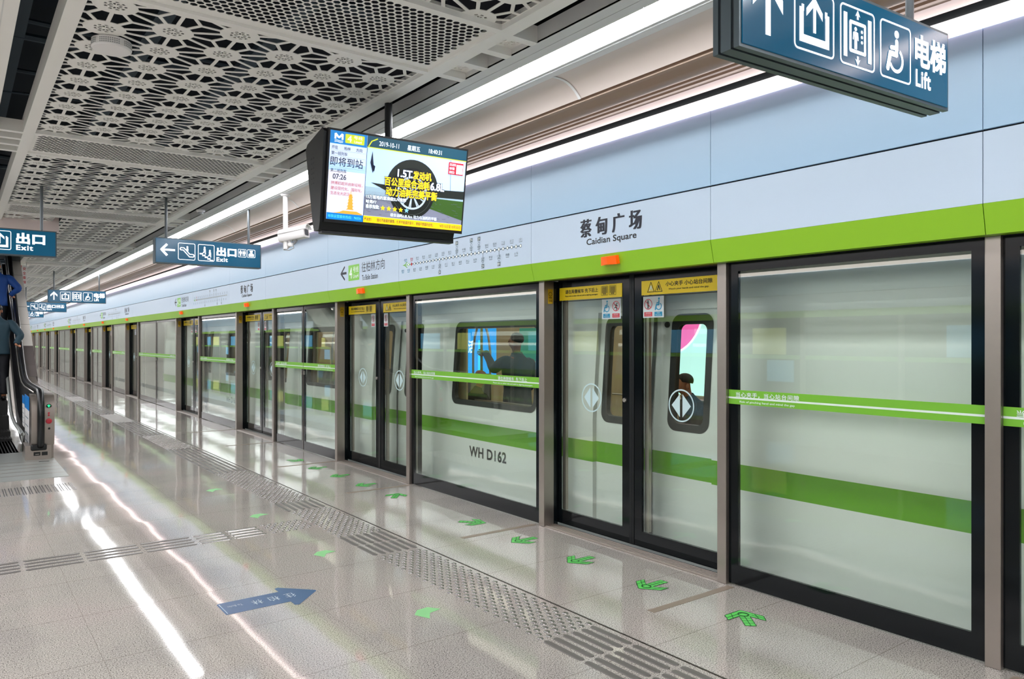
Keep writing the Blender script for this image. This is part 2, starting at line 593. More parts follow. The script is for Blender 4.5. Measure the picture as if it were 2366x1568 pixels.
# plain white ceiling towards the middle and the far side of the platform
b.box(-.35, .272, Y_NEAR, 12.9, ZC, ZC + .05, WHITE_PAINT)
b.box(-5.9, -.35, Y_NEAR, Y_FAR, ZC, ZC + .05, WHITE_PAINT)
b.box(-6.7, -5.75, Y_NEAR, Y_FAR, ZC, ZC + .05, COVE)
b.box(.2, .206, Y_NEAR, 12.9, ZC - .003, ZC, TRIM_GREY)
PITCH, PY0 = 4.0, 3.43          # bay pitch and first perforated strip
NB0, NB1 = -3, 15
def barset(x0, x1, yb):
    for t in (0, .253, .506, .762):
        b.box(x0, x1, yb + t - .03, yb + t + .03, ZC, ZC + .1, WHITE_PAINT)
for k in range(NB0, NB1):
    yb = PY0 + PITCH * k
    xl = XL1 if yb < 12.9 else 1.25
    b.box(xl, XR0, yb - .05, yb, ZC, ZC + .05, WHITE_PAINT)
    b.box(xl, XR0, yb + .762, yb + .812, ZC, ZC + .05, WHITE_PAINT)
    barset(XR1, 2.722, yb)
    if yb < 12:
        barset(.272, XL0, yb)
    for t in (.03, .536):
        b.box(XR1, 2.722, yb + t, yb + t + .193, ZC + .05, ZC + .056, WHITE_PAINT)
struct(b.build('trim_1'))

# cove, bullnose moulding and soffit up to the header wall
b = MB()
cv = [(3.15, 3.377), (3.2, 3.376), (3.235, 3.372), (3.265, 3.363), (3.296, 3.348), (3.335, 3.321), (3.36, 3.296), (3.376, 3.276)]
b.extrude_y(cv, Y_NEAR, Y_FAR, COVE)
y = 3.758 - 2.56 * 5
while y < Y_FAR:
    b.extrude_y([(x - .004, z - .004) for x, z in cv], y - .012, y + .012, TRIM_WHITE)
    y += 2.56
struct(b.build('trim_2', smooth=True, angle=40))
b = MB()
pr = [(3.376, 3.276), (3.39, 3.3), (3.398, 3.3), (3.402, 3.262), (3.418, 3.258), (3.425, 3.285), (3.45, 3.29), (3.49, 3.282), (3.53, 3.262), (3.565, 3.25), (3.6, 3.25), (3.635, 3.262), (3.665, 3.28), (3.685, 3.284), (3.69, 3.27), (3.72, 3.272), (3.726, 3.29), (3.76, 3.29), (3.766, 3.276), (3.8, 3.278), (3.81, 3.292), (3.845, 3.288)]
b.extrude_y(pr, Y_NEAR, Y_FAR, DUCT)
struct(b.build('trim_3', smooth=True, angle=50))
b = MB()
b.box(3.845, 3.963, Y_NEAR, Y_FAR, 3.286, 3.3, PINK_SOFFIT)
b.box(3.9, 4.6, Y_NEAR, Y_FAR, 3.75, 3.8, BLACK)
b.box(4.2, 4.26, Y_NEAR, Y_FAR, 2.176, 3.75, BLACK)
struct(b.build('trim_4'))

def clip_half(poly, px, py, nx, ny):
    """keep the side where (p - P).n <= 0"""
    out = []
    for i in range(len(poly)):
        a, c = poly[i], poly[(i + 1) % len(poly)]
        da = (a[0] - px) * nx + (a[1] - py) * ny
        dc = (c[0] - px) * nx + (c[1] - py) * ny
        if da <= 0:
            out.append(a)
        if (da < 0 < dc) or (dc < 0 < da):
            t = da / (da - dc)
            out.append((a[0] + t * (c[0] - a[0]), a[1] + t * (c[1] - a[1])))
    return out
def area(p):
    return .5 * sum(p[i][0] * p[(i + 1) % len(p)][1] - p[(i + 1) % len(p)][0] * p[i][1] for i in range(len(p)))
def tidy(p):
    q = []
    for a in p:
        if not q or math.hypot(a[0] - q[-1][0], a[1] - q[-1][1]) > 1e-4:
            q.append(a)
    while len(q) > 1 and math.hypot(q[0][0] - q[-1][0], q[0][1] - q[-1][1]) < 1e-4:
        q.pop()
    return q
def holed_panel(W, H, holes, m, thick, name, parent=None):
    verts, edges, faces = [], [], []
    def ring(p):
        n = len(verts)
        verts.extend(Vector(q) for q in p)
        return list(range(n, n + len(p)))
    o = ring([(0, 0), (W, 0), (W, H), (0, H)])
    edges += [(o[i], o[(i + 1) % 4]) for i in range(4)]
    for h in holes:
        faces.append(ring(h))
    ov, oe, of, _, _, off = delaunay_2d_cdt(verts, edges, faces, 0, 1e-6)
    b = MB()
    b.add([(v[0], v[1], 0) for v in ov], [list(f)[::-1] for f, w in zip(of, off) if not w], m)
    for h in holes:
        n = len(h)
        b.add([(x, y, 0) for x, y in h] + [(x, y, thick) for x, y in h], [[i, (i + 1) % n, n + (i + 1) % n, n + i] for i in range(n)], m)
    return b.build(name, parent)
def rosette(cx, cy, W, H, holes, s=1.0):
    for i in range(9):
        for r0, r1, off, hw in ((.013, .042, 0, .27), (.046, .066, PI / 9, .22)):
            a = 2 * PI * i / 9 + off + .2
            if r0 < .02:
                pts = [(r0, 0), (.028, -hw), (.038, -hw * .85), (r1 + .002, 0), (.038, hw * .85), (.028, hw)]
            else:
                pts = [(r0, 0), (.053, -hw), (r1, -hw * .75), (r1, hw * .75), (.053, hw)]
            q = [(cx + s * r * math.cos(a + d), cy + s * r * math.sin(a + d)) for r, d in pts]
            q = tidy(rect_clip(q, W, H))
            if len(q) > 2 and abs(area(q)) > 2e-5:
                holes.append(q if area(q) > 0 else q[::-1])
def rect_clip(q, W, H, e=.004):
    for px, py, nx, ny in ((e, 0, -1, 0), (W - e, 0, 1, 0), (0, e, 0, -1), (0, H - e, 0, 1)):
        if q:
            q = clip_half(q, px, py, nx, ny)
    return q
def lattice_holes(W, H, ox, oy, cx=.322, cyy=.352):
    T, R = .0105, .108
    P = lambda i, j: (ox + cx * i, oy + cyy * j + (cyy / 2 if i % 2 else 0))
    holes = []
    I0, I1 = -1, int((W - ox) / cx) + 2
    J0, J1 = -1, int((H - oy) / cyy) + 2
    for i in range(I0, I1):
        for j in range(J0, J1):
            if i % 2 == 0:
                tris = [(P(i, j), P(i, j + 1), P(i + 1, j)), (P(i + 1, j), P(i + 1, j + 1), P(i, j + 1))]
            else:
                tris = [(P(i, j), P(i, j + 1), P(i + 1, j + 1)), (P(i + 1, j), P(i + 1, j + 1), P(i, j))]
            for t in tris:
                g = (sum(q[0] for q in t) / 3, sum(q[1] for q in t) / 3)
                for a, c in ((0, 1), (1, 2), (2, 0)):
                    q = [t[a], t[c], g]
                    if area(q) < 0:
                        q = q[::-1]
                    base = list(q)
                    for e in range(3):
                        u, v = base[e], base[(e + 1) % 3]
                        d = math.hypot(v[0] - u[0], v[1] - u[1])
                        nx, ny = (v[1] - u[1]) / d, -(v[0] - u[0]) / d
                        q = clip_half(q, u[0] - nx * T, u[1] - ny * T, nx, ny)
                        if not q:
                            break
                    for w, z in ((t[a], t[c]), (t[c], t[a])):
                        if not q:
                            break
                        m1 = ((z[0] + g[0]) / 2 - w[0], (z[1] + g[1]) / 2 - w[1])
                        d = math.hypot(*m1)
                        nx, ny = -m1[0] / d, -m1[1] / d
                        q = clip_half(q, w[0] - nx * R, w[1] - ny * R, nx, ny)
                    if not q:
                        continue
                    q = tidy(rect_clip(q, W, H))
                    if len(q) > 2 and abs(area(q)) > 6e-5:
                        holes.append(q)
            c = P(i, j)
            if -.06 < c[0] < W + .06 and -.06 < c[1] < H + .06:
                rosette(c[0], c[1], W, H, holes, .86)
    return holes
def hex_holes(W, H, p=.045, r=.0205, mar=.05):
    holes = []
    dy = p * .866
    nj = int((H - 2 * mar) / dy)
    for j in range(nj + 1):
        n = int((W - 2 * mar) / p)
        for i in range(n + 1):
            x = mar + i * p + (p / 2 if j % 2 else 0)
            y = mar + j * dy
            if x > W - mar:
                continue
            holes.append([(x + r * math.cos(PI / 6 + PI / 3 * k), y + r * math.sin(PI / 6 + PI / 3 * k)) for k in range(6)])
    return holes

LH = PITCH - .862               # lattice panel length
lat_w = XR0 - XL1
lat_full = lat_short = perf_full = perf_short = None
n = 0
for k in range(-1, NB1):
    y0 = PY0 + PITCH * k + .812
    n += 1
    lab = '%s white star-pattern lattice ceiling panel from the near end' % nth(n)
    if y0 < 12:
        if lat_full is None:
            lat_full = holed_panel(lat_w, LH, lattice_holes(lat_w, LH, .137, .16), WHITE_PAINT, .004, 'lattice_ceiling_panel')
            o = lat_full
        else:
            o = lat_full.copy()
            COL.objects.link(o)
        o.location = (XL1, y0, ZC + .03)
    else:
        if lat_short is None:
            W = XR0 - 1.25
            lat_short = holed_panel(W, LH, lattice_holes(W, LH, .07, .16), WHITE_PAINT, .004, 'lattice_ceiling_panel')
            o = lat_short
        else:
            o = lat_short.copy()
            COL.objects.link(o)
        o.location = (1.25, y0, ZC + .03)
    tag(o, lab, 'ceiling panel', 'lattice ceiling panels')
W = 1.16 - XL1
o = holed_panel(W, .68, lattice_holes(W, .68, .137, .16), WHITE_PAINT, .004, 'lattice_ceiling_panel')
o.location = (XL1, 12.22, ZC + .03)
tag(o, 'small square lattice ceiling piece beside the escalator opening', 'ceiling panel')
n = 0
for k in range(0, NB1):
    y0 = PY0 + PITCH * k
    n += 1
    if y0 < 12.4:
        if perf_full is None:
            perf_full = holed_panel(lat_w, .762, hex_holes(lat_w, .762), WHITE_PAINT, .002, 'perforated_ceiling_panel')
            o = perf_full
        else:
            o = perf_full.copy()
            COL.objects.link(o)
        o.location = (XL1, y0, ZC + .016)
    else:
        if perf_short is None:
            W = XR0 - 1.25
            perf_short = holed_panel(W, .762, hex_holes(W, .762), WHITE_PAINT, .002, 'perforated_ceiling_panel')
            o = perf_short
        else:
            o = perf_short.copy()
            COL.objects.link(o)
        o.location = (1.25, y0, ZC + .016)
    tag(o, '%s narrow honeycomb-perforated ceiling panel from the near end' % nth(n), 'ceiling panel', 'perforated ceiling panels')
sq = None
n = 0
for k in range(0, 8):
    for t in (.03, .536):
        n += 1
        if sq is None:
            hs = []
            rosette(.09, .097, .179, .193, hs, 1.1)
            sq = holed_panel(.179, .193, hs, WHITE_PAINT, .01, 'rosette_ceiling_tile')
            o = sq
        else:
            o = sq.copy()
            COL.objects.link(o)
        o.location = (XR1, PY0 + PITCH * k + t, ZC + .045)
        tag(o, '%s small square rosette tile beside the lattice frame, from the near end' % nth(n), 'ceiling tile', 'rosette tiles in the cross-bar slots')

# ceiling light panels
LP = 1.0715
first = None
n = 0
y = 2.706 - LP * 2
while y < Y_FAR - 1:
    if first is None:
        r = empty('ceiling_light_panel', (2.962, y, ZC))
        d = MB()
        d.box(-.0875, .0875, .006, LP - .006, .0, .012, LIGHT)
        d.build('diffuser', r)
        d = MB()
        d.box(-.09, -.0875, .002, LP - .002, -.002, .02, TRIM_WHITE)
        d.box(.0875, .09, .002, LP - .002, -.002, .02, TRIM_WHITE)
        d.build('frame', r)
        first = r
    else:
        r = copy_tree(first)
        r.location = (2.962, y, ZC)
    n += 1
    tag(r, '%s white panel of the long ceiling light row from the near end' % nth(n), 'ceiling light', 'light panels in the ceiling row')
    y += LP
b = MB()
b.box(2.875, 3.05, Y_NEAR, 2.706 - LP * 2 - .01, ZC, ZC + .012, LIGHT)
for x in (-5.4, -3.9, -2.4, -.9):  # unseen rows added over the platform middle as fill light to brighten the scene
    b.box(x - .42, x + .42, Y_NEAR, Y_FAR, ZC - .004, ZC + .012, FILL_LIGHT)
struct(b.build('light_row_and_fill'))

# ------------------------------------------------------------------ platform screen wall
XG = 4.225
PER = 20.2
DOORS = [(3.235, 5.185), (7.635, 9.655), (12.19, 14.19), (16.84, 18.87)]
UX, UY = (0, -1, 0), (0, 0, 1)

def wheelchair(F, u, v, h, m, k=2):
    """seated figure and wheel, box of height h centred at (u, v)"""
    s = h / 10.0
    q = lambda a, c: (u + a * s, v + c * s)
    F.circle(*q(.6, 4.1), .9 * s, m, k)
    F.stroke([q(.6, 2.4), q(.5, -.6), q(-2.0, -.6), q(-3.0, -4.2)], 1.25 * s, m, k)
    F.stroke([q(.4, 1.0), q(-1.6, .7)], 1.0 * s, m, k)
    c = q(.4, -1.8)
    F.ring(c[0], c[1], 3.0 * s, .8 * s, m, k, 20, -PI * .86, PI * .32)
def person_icon(F, u, v, h, m, k=2, female=False):
    s = h / 10.0
    q = lambda a, c: (u + a * s, v + c * s)
    F.circle(*q(0, 4.1), .95 * s, m, k)
    if female:
        F.poly([q(-.9, 2.9), q(-2.0, -1.2), q(2.0, -1.2), q(.9, 2.9)], m, k)
    else:
        F.poly([q(-1.1, 2.9), q(-1.0, -1.0), q(1.0, -1.0), q(1.1, 2.9)], m, k)
    F.stroke([q(-1.5, 2.4), q(-1.8, -.6)], .7 * s, m, k)
    F.stroke([q(1.5, 2.4), q(1.8, -.6)], .7 * s, m, k)
    F.stroke([q(-.55, -1), q(-.55, -4.6)], .9 * s, m, k)
    F.stroke([q(.55, -1), q(.55, -4.6)], .9 * s, m, k)

def band_texts(F, left, right, w):
    """left text near the far end of the pane, right text near the near end"""
    if left:
        F.text('当心夹手，当心站台间隙', .06, .53, .049, .083, BAND_WHITE, .012, 2, 1.12)
        F.text('Risk of pinching hand and mind the gap', .09, .5, .008, .026, BAND_WHITE, .012, 2)
    if right:
        F.text('请在两侧候车  先下后上', w - .66, w - .2, .05, .084, BAND_WHITE, .012, 2, 1.05)
        F.text('Please wait on either side and yield to alighting passengers', w - .74, w - .12, .009, .025, BAND_WHITE, .012, 2)
def pane(root, y0, y1, band=True, left=True, right=True, brd=.072, lock=0, qr=False):
    w = y1 - y0
    e0, e1 = brd, brd
    d = MB()
    d.box(XG, XG + .02, y0, y0 + e0, .01, 2.176, FRIT)
    d.box(XG, XG + .02, y1 - e1, y1, .01, 2.176, FRIT)
    d.box(XG, XG + .02, y0 + e0, y1 - e1, .01, .142, FRIT)
    d.box(XG, XG + .02, y0 + e0, y1 - e1, 2.118, 2.176, FRIT)
    d.build('glass_border', root)
    g = MB()
    g.box(XG + .004, XG + .016, y0 + e0, y1 - e1, .142, 2.118, PSD_GLASS)
    g.build('glass_pane', root)
    if band:
        d = MB()
        d.box(XG - .003, XG, y0, y1, 1.224, 1.32, BAND_GREEN)
        F = Flat(d, (XG - .003, y1, 1.224), UX, UY, .001)
        F.rect(0, w, .037, .049, BAND_WHITE, 1)
        band_texts(F, left, right, w)
        d.build('warning_band', root)
    if lock:
        d = MB()
        d.bbox(XG - .012, XG, (y0 + .035 if lock < 0 else y1 - .055), (y0 + .055 if lock < 0 else y1 - .035), 1.14, 1.2, STEEL2, .003)
        d.build('lock', root)

def door_leaf(root, y0, y1, inner, k_first):
    """one sliding leaf; inner = +1 when the closing edge is at y1, -1 at y0"""
    X = 4.36
    ei, eo = .095, .055
    a0, a1 = (y0 + eo, y1 - ei) if inner > 0 else (y0 + ei, y1 - eo)
    d = MB()
    d.box(X, X + .025, y0, a0, .02, 2.18, FRIT)
    d.box(X, X + .025, a1, y1, .02, 2.18, FRIT)
    d.box(X, X + .025, a0, a1, .02, .14, FRIT)
    d.box(X, X + .025, a0, a1, 2.12, 2.18, FRIT)
    yy = y1 if inner > 0 else y0
    d.box(X - .004, X + .02, yy - .012, yy + .012, .02, 2.18, DARKMETAL)
    leaf = d.build('door_leaf', root)
    g = MB()
    g.box(X + .006, X + .018, a0, a1, .14, 2.12, PSD_GLASS)
    g.build('glass_pane', leaf)
    # steel edge strip seen through the glass at the outer side
    d = MB()
    d.box(X + .03, X + .06, (a1 - .045 if inner < 0 else a0), (a1 if inner < 0 else a0 + .012), .14, 2.02, STEEL)
    d.box(X + .03, X + .06, (a0 if inner < 0 else a1 - .045), (a0 + .012 if inner < 0 else a1), .14, 2.02, STEEL)
    d.build('edge_rail', leaf)
    # yellow warning strip
    w = a1 - a0
    d = MB()
    d.box(X - .004, X, a0, a1, 2.008, 2.12, YELLOW)
    F = Flat(d, (X - .004, a1, 2.008), UX, UY, .001)
    F.rect(0, w, -.012, -.006, INK, 0)
    if inner < 0:       # leaf further from the camera
        F.text('请在两侧候车 先下后上', .08, .5, .055, .092, INK, .012)
        F.text('Please wait on either side and yield to alighting passengers.', .08, .5, .026, .042, INK, .012)
        for c in (.58, .675):
            F.rring(c - .04, c + .04, .02, .098, .008, .003, INK)
            F.rect(c - .03, c - .024, .04, .092, INK)
            F.rect(c + .024, c + .03, .04, .092, INK)
            for q in (-.014, 0, .014):
                F.stroke([(c + q, .03), (c + q, .088)], .008, INK)
    else:
        for c in (.1, .18):
            F.stroke([(c - .036, .022), (c + .036, .022), (c, .098), (c - .036, .022)], .005, INK)
            F.stroke([(c - .012, .034), (c, .07), (c + .012, .036)], .009, INK if c > .15 else BAND_WHITE)
        F.text('小心夹手 小心站台间隙', .25, .69, .058, .094, INK, .012)
        F.text('Watch your hands and mind the gap.', .28, .66, .026, .042, INK, .012)
    d.build('warning_strip', leaf)
    # film stickers under the strip
    d = MB()
    if inner < 0:
        us = [('run', w - .07)] + ([('chair', w - .18)] if k_first else [])
    else:
        us = [('lean', .07)] + ([('chair', .175)] if k_first else [])
    lo = min(u for _, u in us) - .055
    hi = max(u for _, u in us) + .055
    F = Flat(d, (X - .001, a1, 1.835), UX, UY, .001)
    F.rect(lo, hi, -.005, .165, STICK, 1)
    for kind, u in us:
        if kind == 'chair':
            wheelchair(F, u, .1, .1 if inner > 0 else .1, BLUE_ST, 2)
            F.rect(u - .04, u + .04, .006, .04, BLUE_ST, 2)
            F.text('轮椅', u - .015, u + .015, .025, .036, STICK, 0, 3)
            F.text('Wheelchair', u - .03, u + .03, .011, .02, STICK, 0, 3)
        else:
            F.ring(u, .1, .042, .006, RED, 2)
            if kind == 'run':
                F.circle(u + .012, .122, .006, INK, 2, 10)
                F.stroke([(u + .006, .112), (u - .004, .092), (u + .008, .08), (u + .004, .068)], .008, INK, 2)
                F.stroke([(u - .004, .092), (u - .018, .084)], .007, INK, 2)
                F.stroke([(u - .014, .11), (u + .004, .108), (u + .018, .1)], .006, INK, 2)
            else:
                F.circle(u - .002, .128, .006, INK, 2, 10)
                F.stroke([(u - .002, .118), (u - .002, .094)], .014, INK, 2)
                F.stroke([(u - .002, .09), (u - .008, .066)], .007, INK, 2)
                F.stroke([(u + .002, .09), (u + .006, .066)], .007, INK, 2)
            F.stroke([(u - .028, .128), (u + .028, .072)], .006, RED, 3)
            F.rect(u - .042, u + .042, .006, .04, RED, 2)
            F.text('请勿奔跑' if kind == 'run' else '请勿倚靠', u - .028, u + .028, .024, .036, STICK, 0, 3)
            F.text('No Running' if kind == 'run' else 'No Leaning', u - .03, u + .03, .011, .02, STICK, 0, 3)
    d.build('film_sticker', leaf)
    # opening mark: ring and two triangles
    d = MB()
    F = Flat(d, (X + .004, (a0 + a1) / 2 + .02 * inner, 1.165), UX, UY, .001)
    F.ring(0, 0, .123, .011, PALE, 1, 36)
    F.poly([(-.012, -.088), (-.012, .088), (-.092, 0)], PALE)
    F.poly([(.012, -.088), (.092, 0), (.012, .088)], PALE)
    d.build('opening_mark', leaf)
    if inner < 0:
        d = MB()
        d.lathe((X - .012, a0 - .03, 1.17), [(.016, 0), (.018, .004), (.018, .012)], STEEL2, 16, 'x')
        d.build('lock', leaf)

def screen_door(y0, y1, first):
    r = empty('platform_door', (0, 0, 0))
    a, c = y0 + .005, y1 - .005
    mid = (y0 + y1) / 2 + .025
    door_leaf(r, a, mid - .013, 1, first)
    door_leaf(r, mid + .013, c, -1, first)
    d = MB()
    d.box(4.358, 4.4, y0 + .04, y1 - .04, 2.18, 2.3, BLACK)
    d.build('top_rail', r)
    return r
def door_sill(y0, y1):
    d = MB()
    d.box(4.2, 4.33, y0 + .04, y1 - .04, .0, .01, STEEL)
    for i in range(5):
        d.box(4.21 + i * .025, 4.218 + i * .025, y0 + .04, y1 - .04, .01, .014, STEEL2)
    return d.build('door_sill')
def fixed_panel(y0, y1, div=False, left=True, right=True):
    r = empty('fixed_screen_panel', (0, 0, 0))
    if div:
        mid = (y0 + y1) / 2
        pane(r, y0, mid - .004, True, False, True, .06, 1)
        pane(r, mid + .004, y1, True, True, False, .06, -1)
        d = MB()
        d.box(XG - .006, XG + .02, mid - .004, mid + .004, .01, 2.176, STEEL)
        d.build('meeting_stile', r)
    else:
        pane(r, y0, y1, True, left, right)
    return r
def post(y, left_side):
    r = empty('screen_post', (0, y, 0))
    d = MB()
    d.bbox(4.195, 4.31, -.037, .037, 0, 2.18, STEEL, .004)
    d.build('column_casing', r)
    d = MB()
    d.box(4.311, 4.354, -.037, .037, 0, 2.18, FRIT)
    d.build('door_jamb', r)
    if left_side:
        d = MB()
        F = Flat(d, (4.22, -.037, 1.98), (1, 0, 0), (0, 0, 1), .001)
        F.rect(.02, .075, 0, .13, YELLOW2)
        F.ring(.0475, .085, .02, .004, INK, 2)
        F.rect(.03, .065, .05, .056, INK, 2)
        F.text('手动', .03, .065, .015, .035, INK, 0, 2)
        d.build('release_sticker', r)
    return r

def header_panel(y0, y1, kind):
    """one header panel between two posts; kind: name / arrow / map / blank"""
    y0 += .002
    y1 -= .002
    w = y1 - y0
    r = empty('header_panel', (0, 0, 0))
    d = MB()
    d.box(4.08, 4.1, y0, y1, 2.695, 3.2, FAS_UP)
    d.build('upper_panel', r)
    d = MB()
    d.box(4.08, 4.1, y0, y1, 2.329, 2.684, FAS_LO)
    F = Flat(d, (4.08, y1, 2.327), UX, UY, .001)
    if kind == 'name':
        c = w / 2 + .02
        F.text('蔡', c - .35, c - .215, .155, .3, NAVY, (.04, .006))
        F.text('甸', c - .17, c - .035, .155, .3, NAVY, (.04, .006))
        F.text('广', c + .015, c + .15, .155, .3, NAVY, (.04, .006))
        F.text('场', c + .195, c + .33, .155, .3, NAVY, (.04, .006))
        F.text('Caidian Square', c - .275, c + .275, .075, .14, INK, .012)
    elif kind == 'arrow':
        u = .43
        F.stroke([(u + .11, .28), (u, .2), (u + .11, .12)], .026, NAVY)
        F.stroke([(u + .02, .2), (u + .17, .2)], .03, NAVY, cap=False)
        u = .66
        F.rrect(u, u + .32, .09, .29, .012, mat('line badge green', (128, 200, 70), .4))
        F.text('4', u + .03, u + .11, .12, .26, SIGNW, .01, 2)
        F.text('号线', u + .14, u + .3, .19, .265, SIGNW, .005, 2)
        F.text('Line4', u + .14, u + .3, .12, .17, SIGNW, .005, 2)
        u = 1.05
        F.text('往柏林方向', u, u + .62, .175, .3, NAVY, .0)
        F.text('To Bolin Station', u + .01, u + .44, .075, .14, NAVY, .006)
    elif kind == 'map':
        a, c, v = .1, w - .15, .175
        N = 33
        du = (c - a) / N
        lineg = mat('map line grey', (92, 112, 124), .5)
        mapgreen = mat('map green', (120, 190, 60), .5)
        F.rect(a + 3 * du, c, v - .005, v + .005, lineg)
        F.rect(a, a + 3 * du, v - .004, v + .004, mapgreen)
        F.stroke([(a + du + .03, v + .03), (a + .5 * du, v), (a + du + .03, v - .03)], .01, mapgreen)
        names = '新天 柏林 知音 蔡甸 集贤 新农 孟家 黄金 凤凰 永安 王家 五里 七里 汉阳 拦江 复兴 首义 武昌 梅苑 中南 洪山 楚河 东亭 青鱼 岳家 铁机 罗家 园林 仁和 工业 杨春 武汉 火车 北'.split()
        for i in range(N + 1):
            u = a + du * i
            if i == 3:
                F.poly([(u - .022, v), (u, v - .022), (u + .022, v), (u, v + .022)], RED, 2)
            elif i > 1:
                F.circle(u, v, .017, lineg if i > 3 else mapgreen, 2, 14)
                F.circle(u, v, .012, SIGNW, 3, 14)
            if i == 3:
                m_ = RED
            elif i < 3:
                m_ = BLUE_ST
            else:
                m_ = GREYINK
            up = i % 2 == 1
            vv = v + .045 if up else v - .075
            F.text(names[i % len(names)], u - .03, u + .03, vv, vv + .026, m_, 0, 2)
            F.rect(u - .025, u + .025, vv - .011, vv - .006, m_, 2)
        for i, up, t in ((12, 0, '3'), (17, 1, '5'), (21, 1, '7'), (23, 1, '2'), (24, 0, '2'), (28, 0, '8')):
            u = a + du * i
            sg = 1 if up else -1
            F.rect(u - .003, u + .003, min(v, v + sg * .07), max(v, v + sg * .07), lineg)
            F.ring(u, v + sg * .09, .017, .004, lineg, 2, 14)
            F.rect(u - .024, u + .024, v + sg * .135 - .02, v + sg * .135 + .02, lineg, 2)
            F.text(t, u - .018, u - .004, v + sg * .135 - .014, v + sg * .135 + .014, SIGNW, .01, 3)
            F.text('号线', u - .001, u + .02, v + sg * .135 - .01, v + sg * .135 + .012, SIGNW, 0, 3)
    d.build('sign_panel', r)
    d = MB()
    pr = [(4.078, 2.328), (4.113, 2.177), (4.19, 2.177), (4.19, 2.328)]
    d.extrude_y(pr, y0, y1, GREEN, True, True)
    d.build('green_band', r)
    return r
SIGNW = mat('print white', (238, 244, 240), .4)

# one period of four doors
names_seq = []
fixed_lab, door_lab = [], []
def lamp(y):
    d = MB()
    d.add([(4.096, y - .085, 2.243), (4.096, y + .085, 2.243), (4.06, y + .085, 2.236), (4.06, y - .085, 2.236),
           (4.08, y - .085, 2.308), (4.08, y + .085, 2.308), (4.052, y + .08, 2.302), (4.052, y - .08, 2.302),
           (4.044, y, 2.243), (4.034, y, 2.297)],
          [[0, 1, 2, 8, 3], [5, 4, 7, 9, 6], [3, 8, 9, 7], [8, 2, 6, 9], [0, 3, 7, 4], [2, 1, 5, 6], [1, 0, 4, 5]], ORANGE)
    return d.build('door_alarm_lamp')

proto = {}
dn = fn = pn = hn = 0
POST_F = []
for k in range(3):
    for i, (a, c) in enumerate(DOORS):
        dy = PER * k
        dn += 1
        nxt = DOORS[i + 1][0] if i < 3 else DOORS[0][0] + PER
        key = ('door', i)
        if k == 0:
            proto[key] = screen_door(a, c, i == 0)
            o = proto[key]
        else:
            o = copy_tree(proto[key])
            o.location.y = dy
        if dn == 1:
            lb = 'nearest glass sliding door pair, with two blue wheelchair stickers'
        else:
            lb = '%s glass sliding door pair from the near end, under yellow warning strips' % nth(dn)
        tag(o, lb, 'platform door', 'sliding platform doors')
        if k == 0:
            proto[('sill', i)] = door_sill(a, c)
            o = proto[('sill', i)]
        else:
            o = copy_tree(proto[('sill', i)])
            o.location.y = dy
        tag(o, 'grooved steel sill under the %s glass sliding door pair' % nth(dn), 'door sill', 'steel door sills')
        # orange lamp
        if k == 0:
            proto[('lamp', i)] = lamp((a + c) / 2 - .02)
            o = proto[('lamp', i)]
        else:
            o = copy_tree(proto[('lamp', i)])
            o.location.y = dy
        tag(o, '%s small orange alarm lamp on the green header band from the near end' % nth(dn), 'lamp', 'orange door lamps')
        # posts
        for q, (yy, ls) in enumerate(((a, False), (c, True))):
            pn += 1
            if ('post', ls) not in proto:
                proto[('post', ls)] = post(yy, ls)
                o = proto[('post', ls)]
            else:
                o = copy_tree(proto[('post', ls)])
            o.location.y = yy + dy
            tag(o, 'slim steel post on the %s edge of the %s sliding door pair' % ('far' if ls else 'near', nth(dn)), 'post', 'steel posts of the screen wall')
        # fixed screen after the door
        fn += 1
        dbl = i in (1, 3)
        key = ('fix', i)
        if k == 0:
            proto[key] = fixed_panel(c + .04, nxt - .04, dbl)
            o = proto[key]
        else:
            o = copy_tree(proto[key])
            o.location.y = dy
        tag(o, '%s glass screen between the %s and %s sliding doors' % ('double' if dbl else 'single fixed', nth(dn), nth(dn + 1)), 'glass screen', 'fixed glass screens')
        # header panels
        for q, (y0, y1, kd) in enumerate(((a, c, 'name' if i % 2 == 0 else 'arrow'), (c, nxt, 'map' if i % 2 == 0 else 'blank'))):
            key = ('head', i, q)
            if k == 0:
                proto[key] = header_panel(y0, y1, kd)
                o = proto[key]
            else:
                o = copy_tree(proto[key])
                o.location.y = dy
            dsc = {'name': 'station name', 'arrow': 'arrow and green line badge', 'map': 'grey route map', 'blank': 'no lettering'}[kd]
            where = 'above the %s sliding door' % nth(dn) if q == 0 else 'just beyond the %s sliding door' % nth(dn)
            tag(o, 'header panel with %s %s' % (dsc, where), 'header panel', 'header panels')
# nearest screens, at the right-hand edge of the view
o = fixed_panel(1.612, 3.196, False, True, False)
tag(o, 'widest glass screen on the near side of the nearest sliding door', 'glass screen', 'fixed glass screens')
o = fixed_panel(-.9, 1.536, False, True, True)
tag(o, 'glass screen cut by the picture edge, beyond the nearest steel post', 'glass screen', 'fixed glass screens')
o = copy_tree(proto[('post', False)])
o.location.y = 1.574
tag(o, 'steel post between the two nearest glass screens', 'post', 'steel posts of the screen wall')
tag(header_panel(1.574, 3.235, 'blank'), 'header panel with no lettering above the widest glass screen', 'header panel', 'header panels')
tag(header_panel(-.9, 1.574, 'blank'), 'header panel cut by the picture edge behind the big lift sign', 'header panel', 'header panels')
# rest of the screen wall behind the viewpoint
b = MB()
b.box(4.08, 4.1, Y_NEAR, -.905, 2.329, 3.2, FAS_LO)
b.box(4.08, 4.15, Y_NEAR, -.905, 2.176, 2.327, GREEN)
b.box(XG, XG + .02, Y_NEAR, -.905, 0, 2.176, FRIT)
struct(b.build('trim_6'))

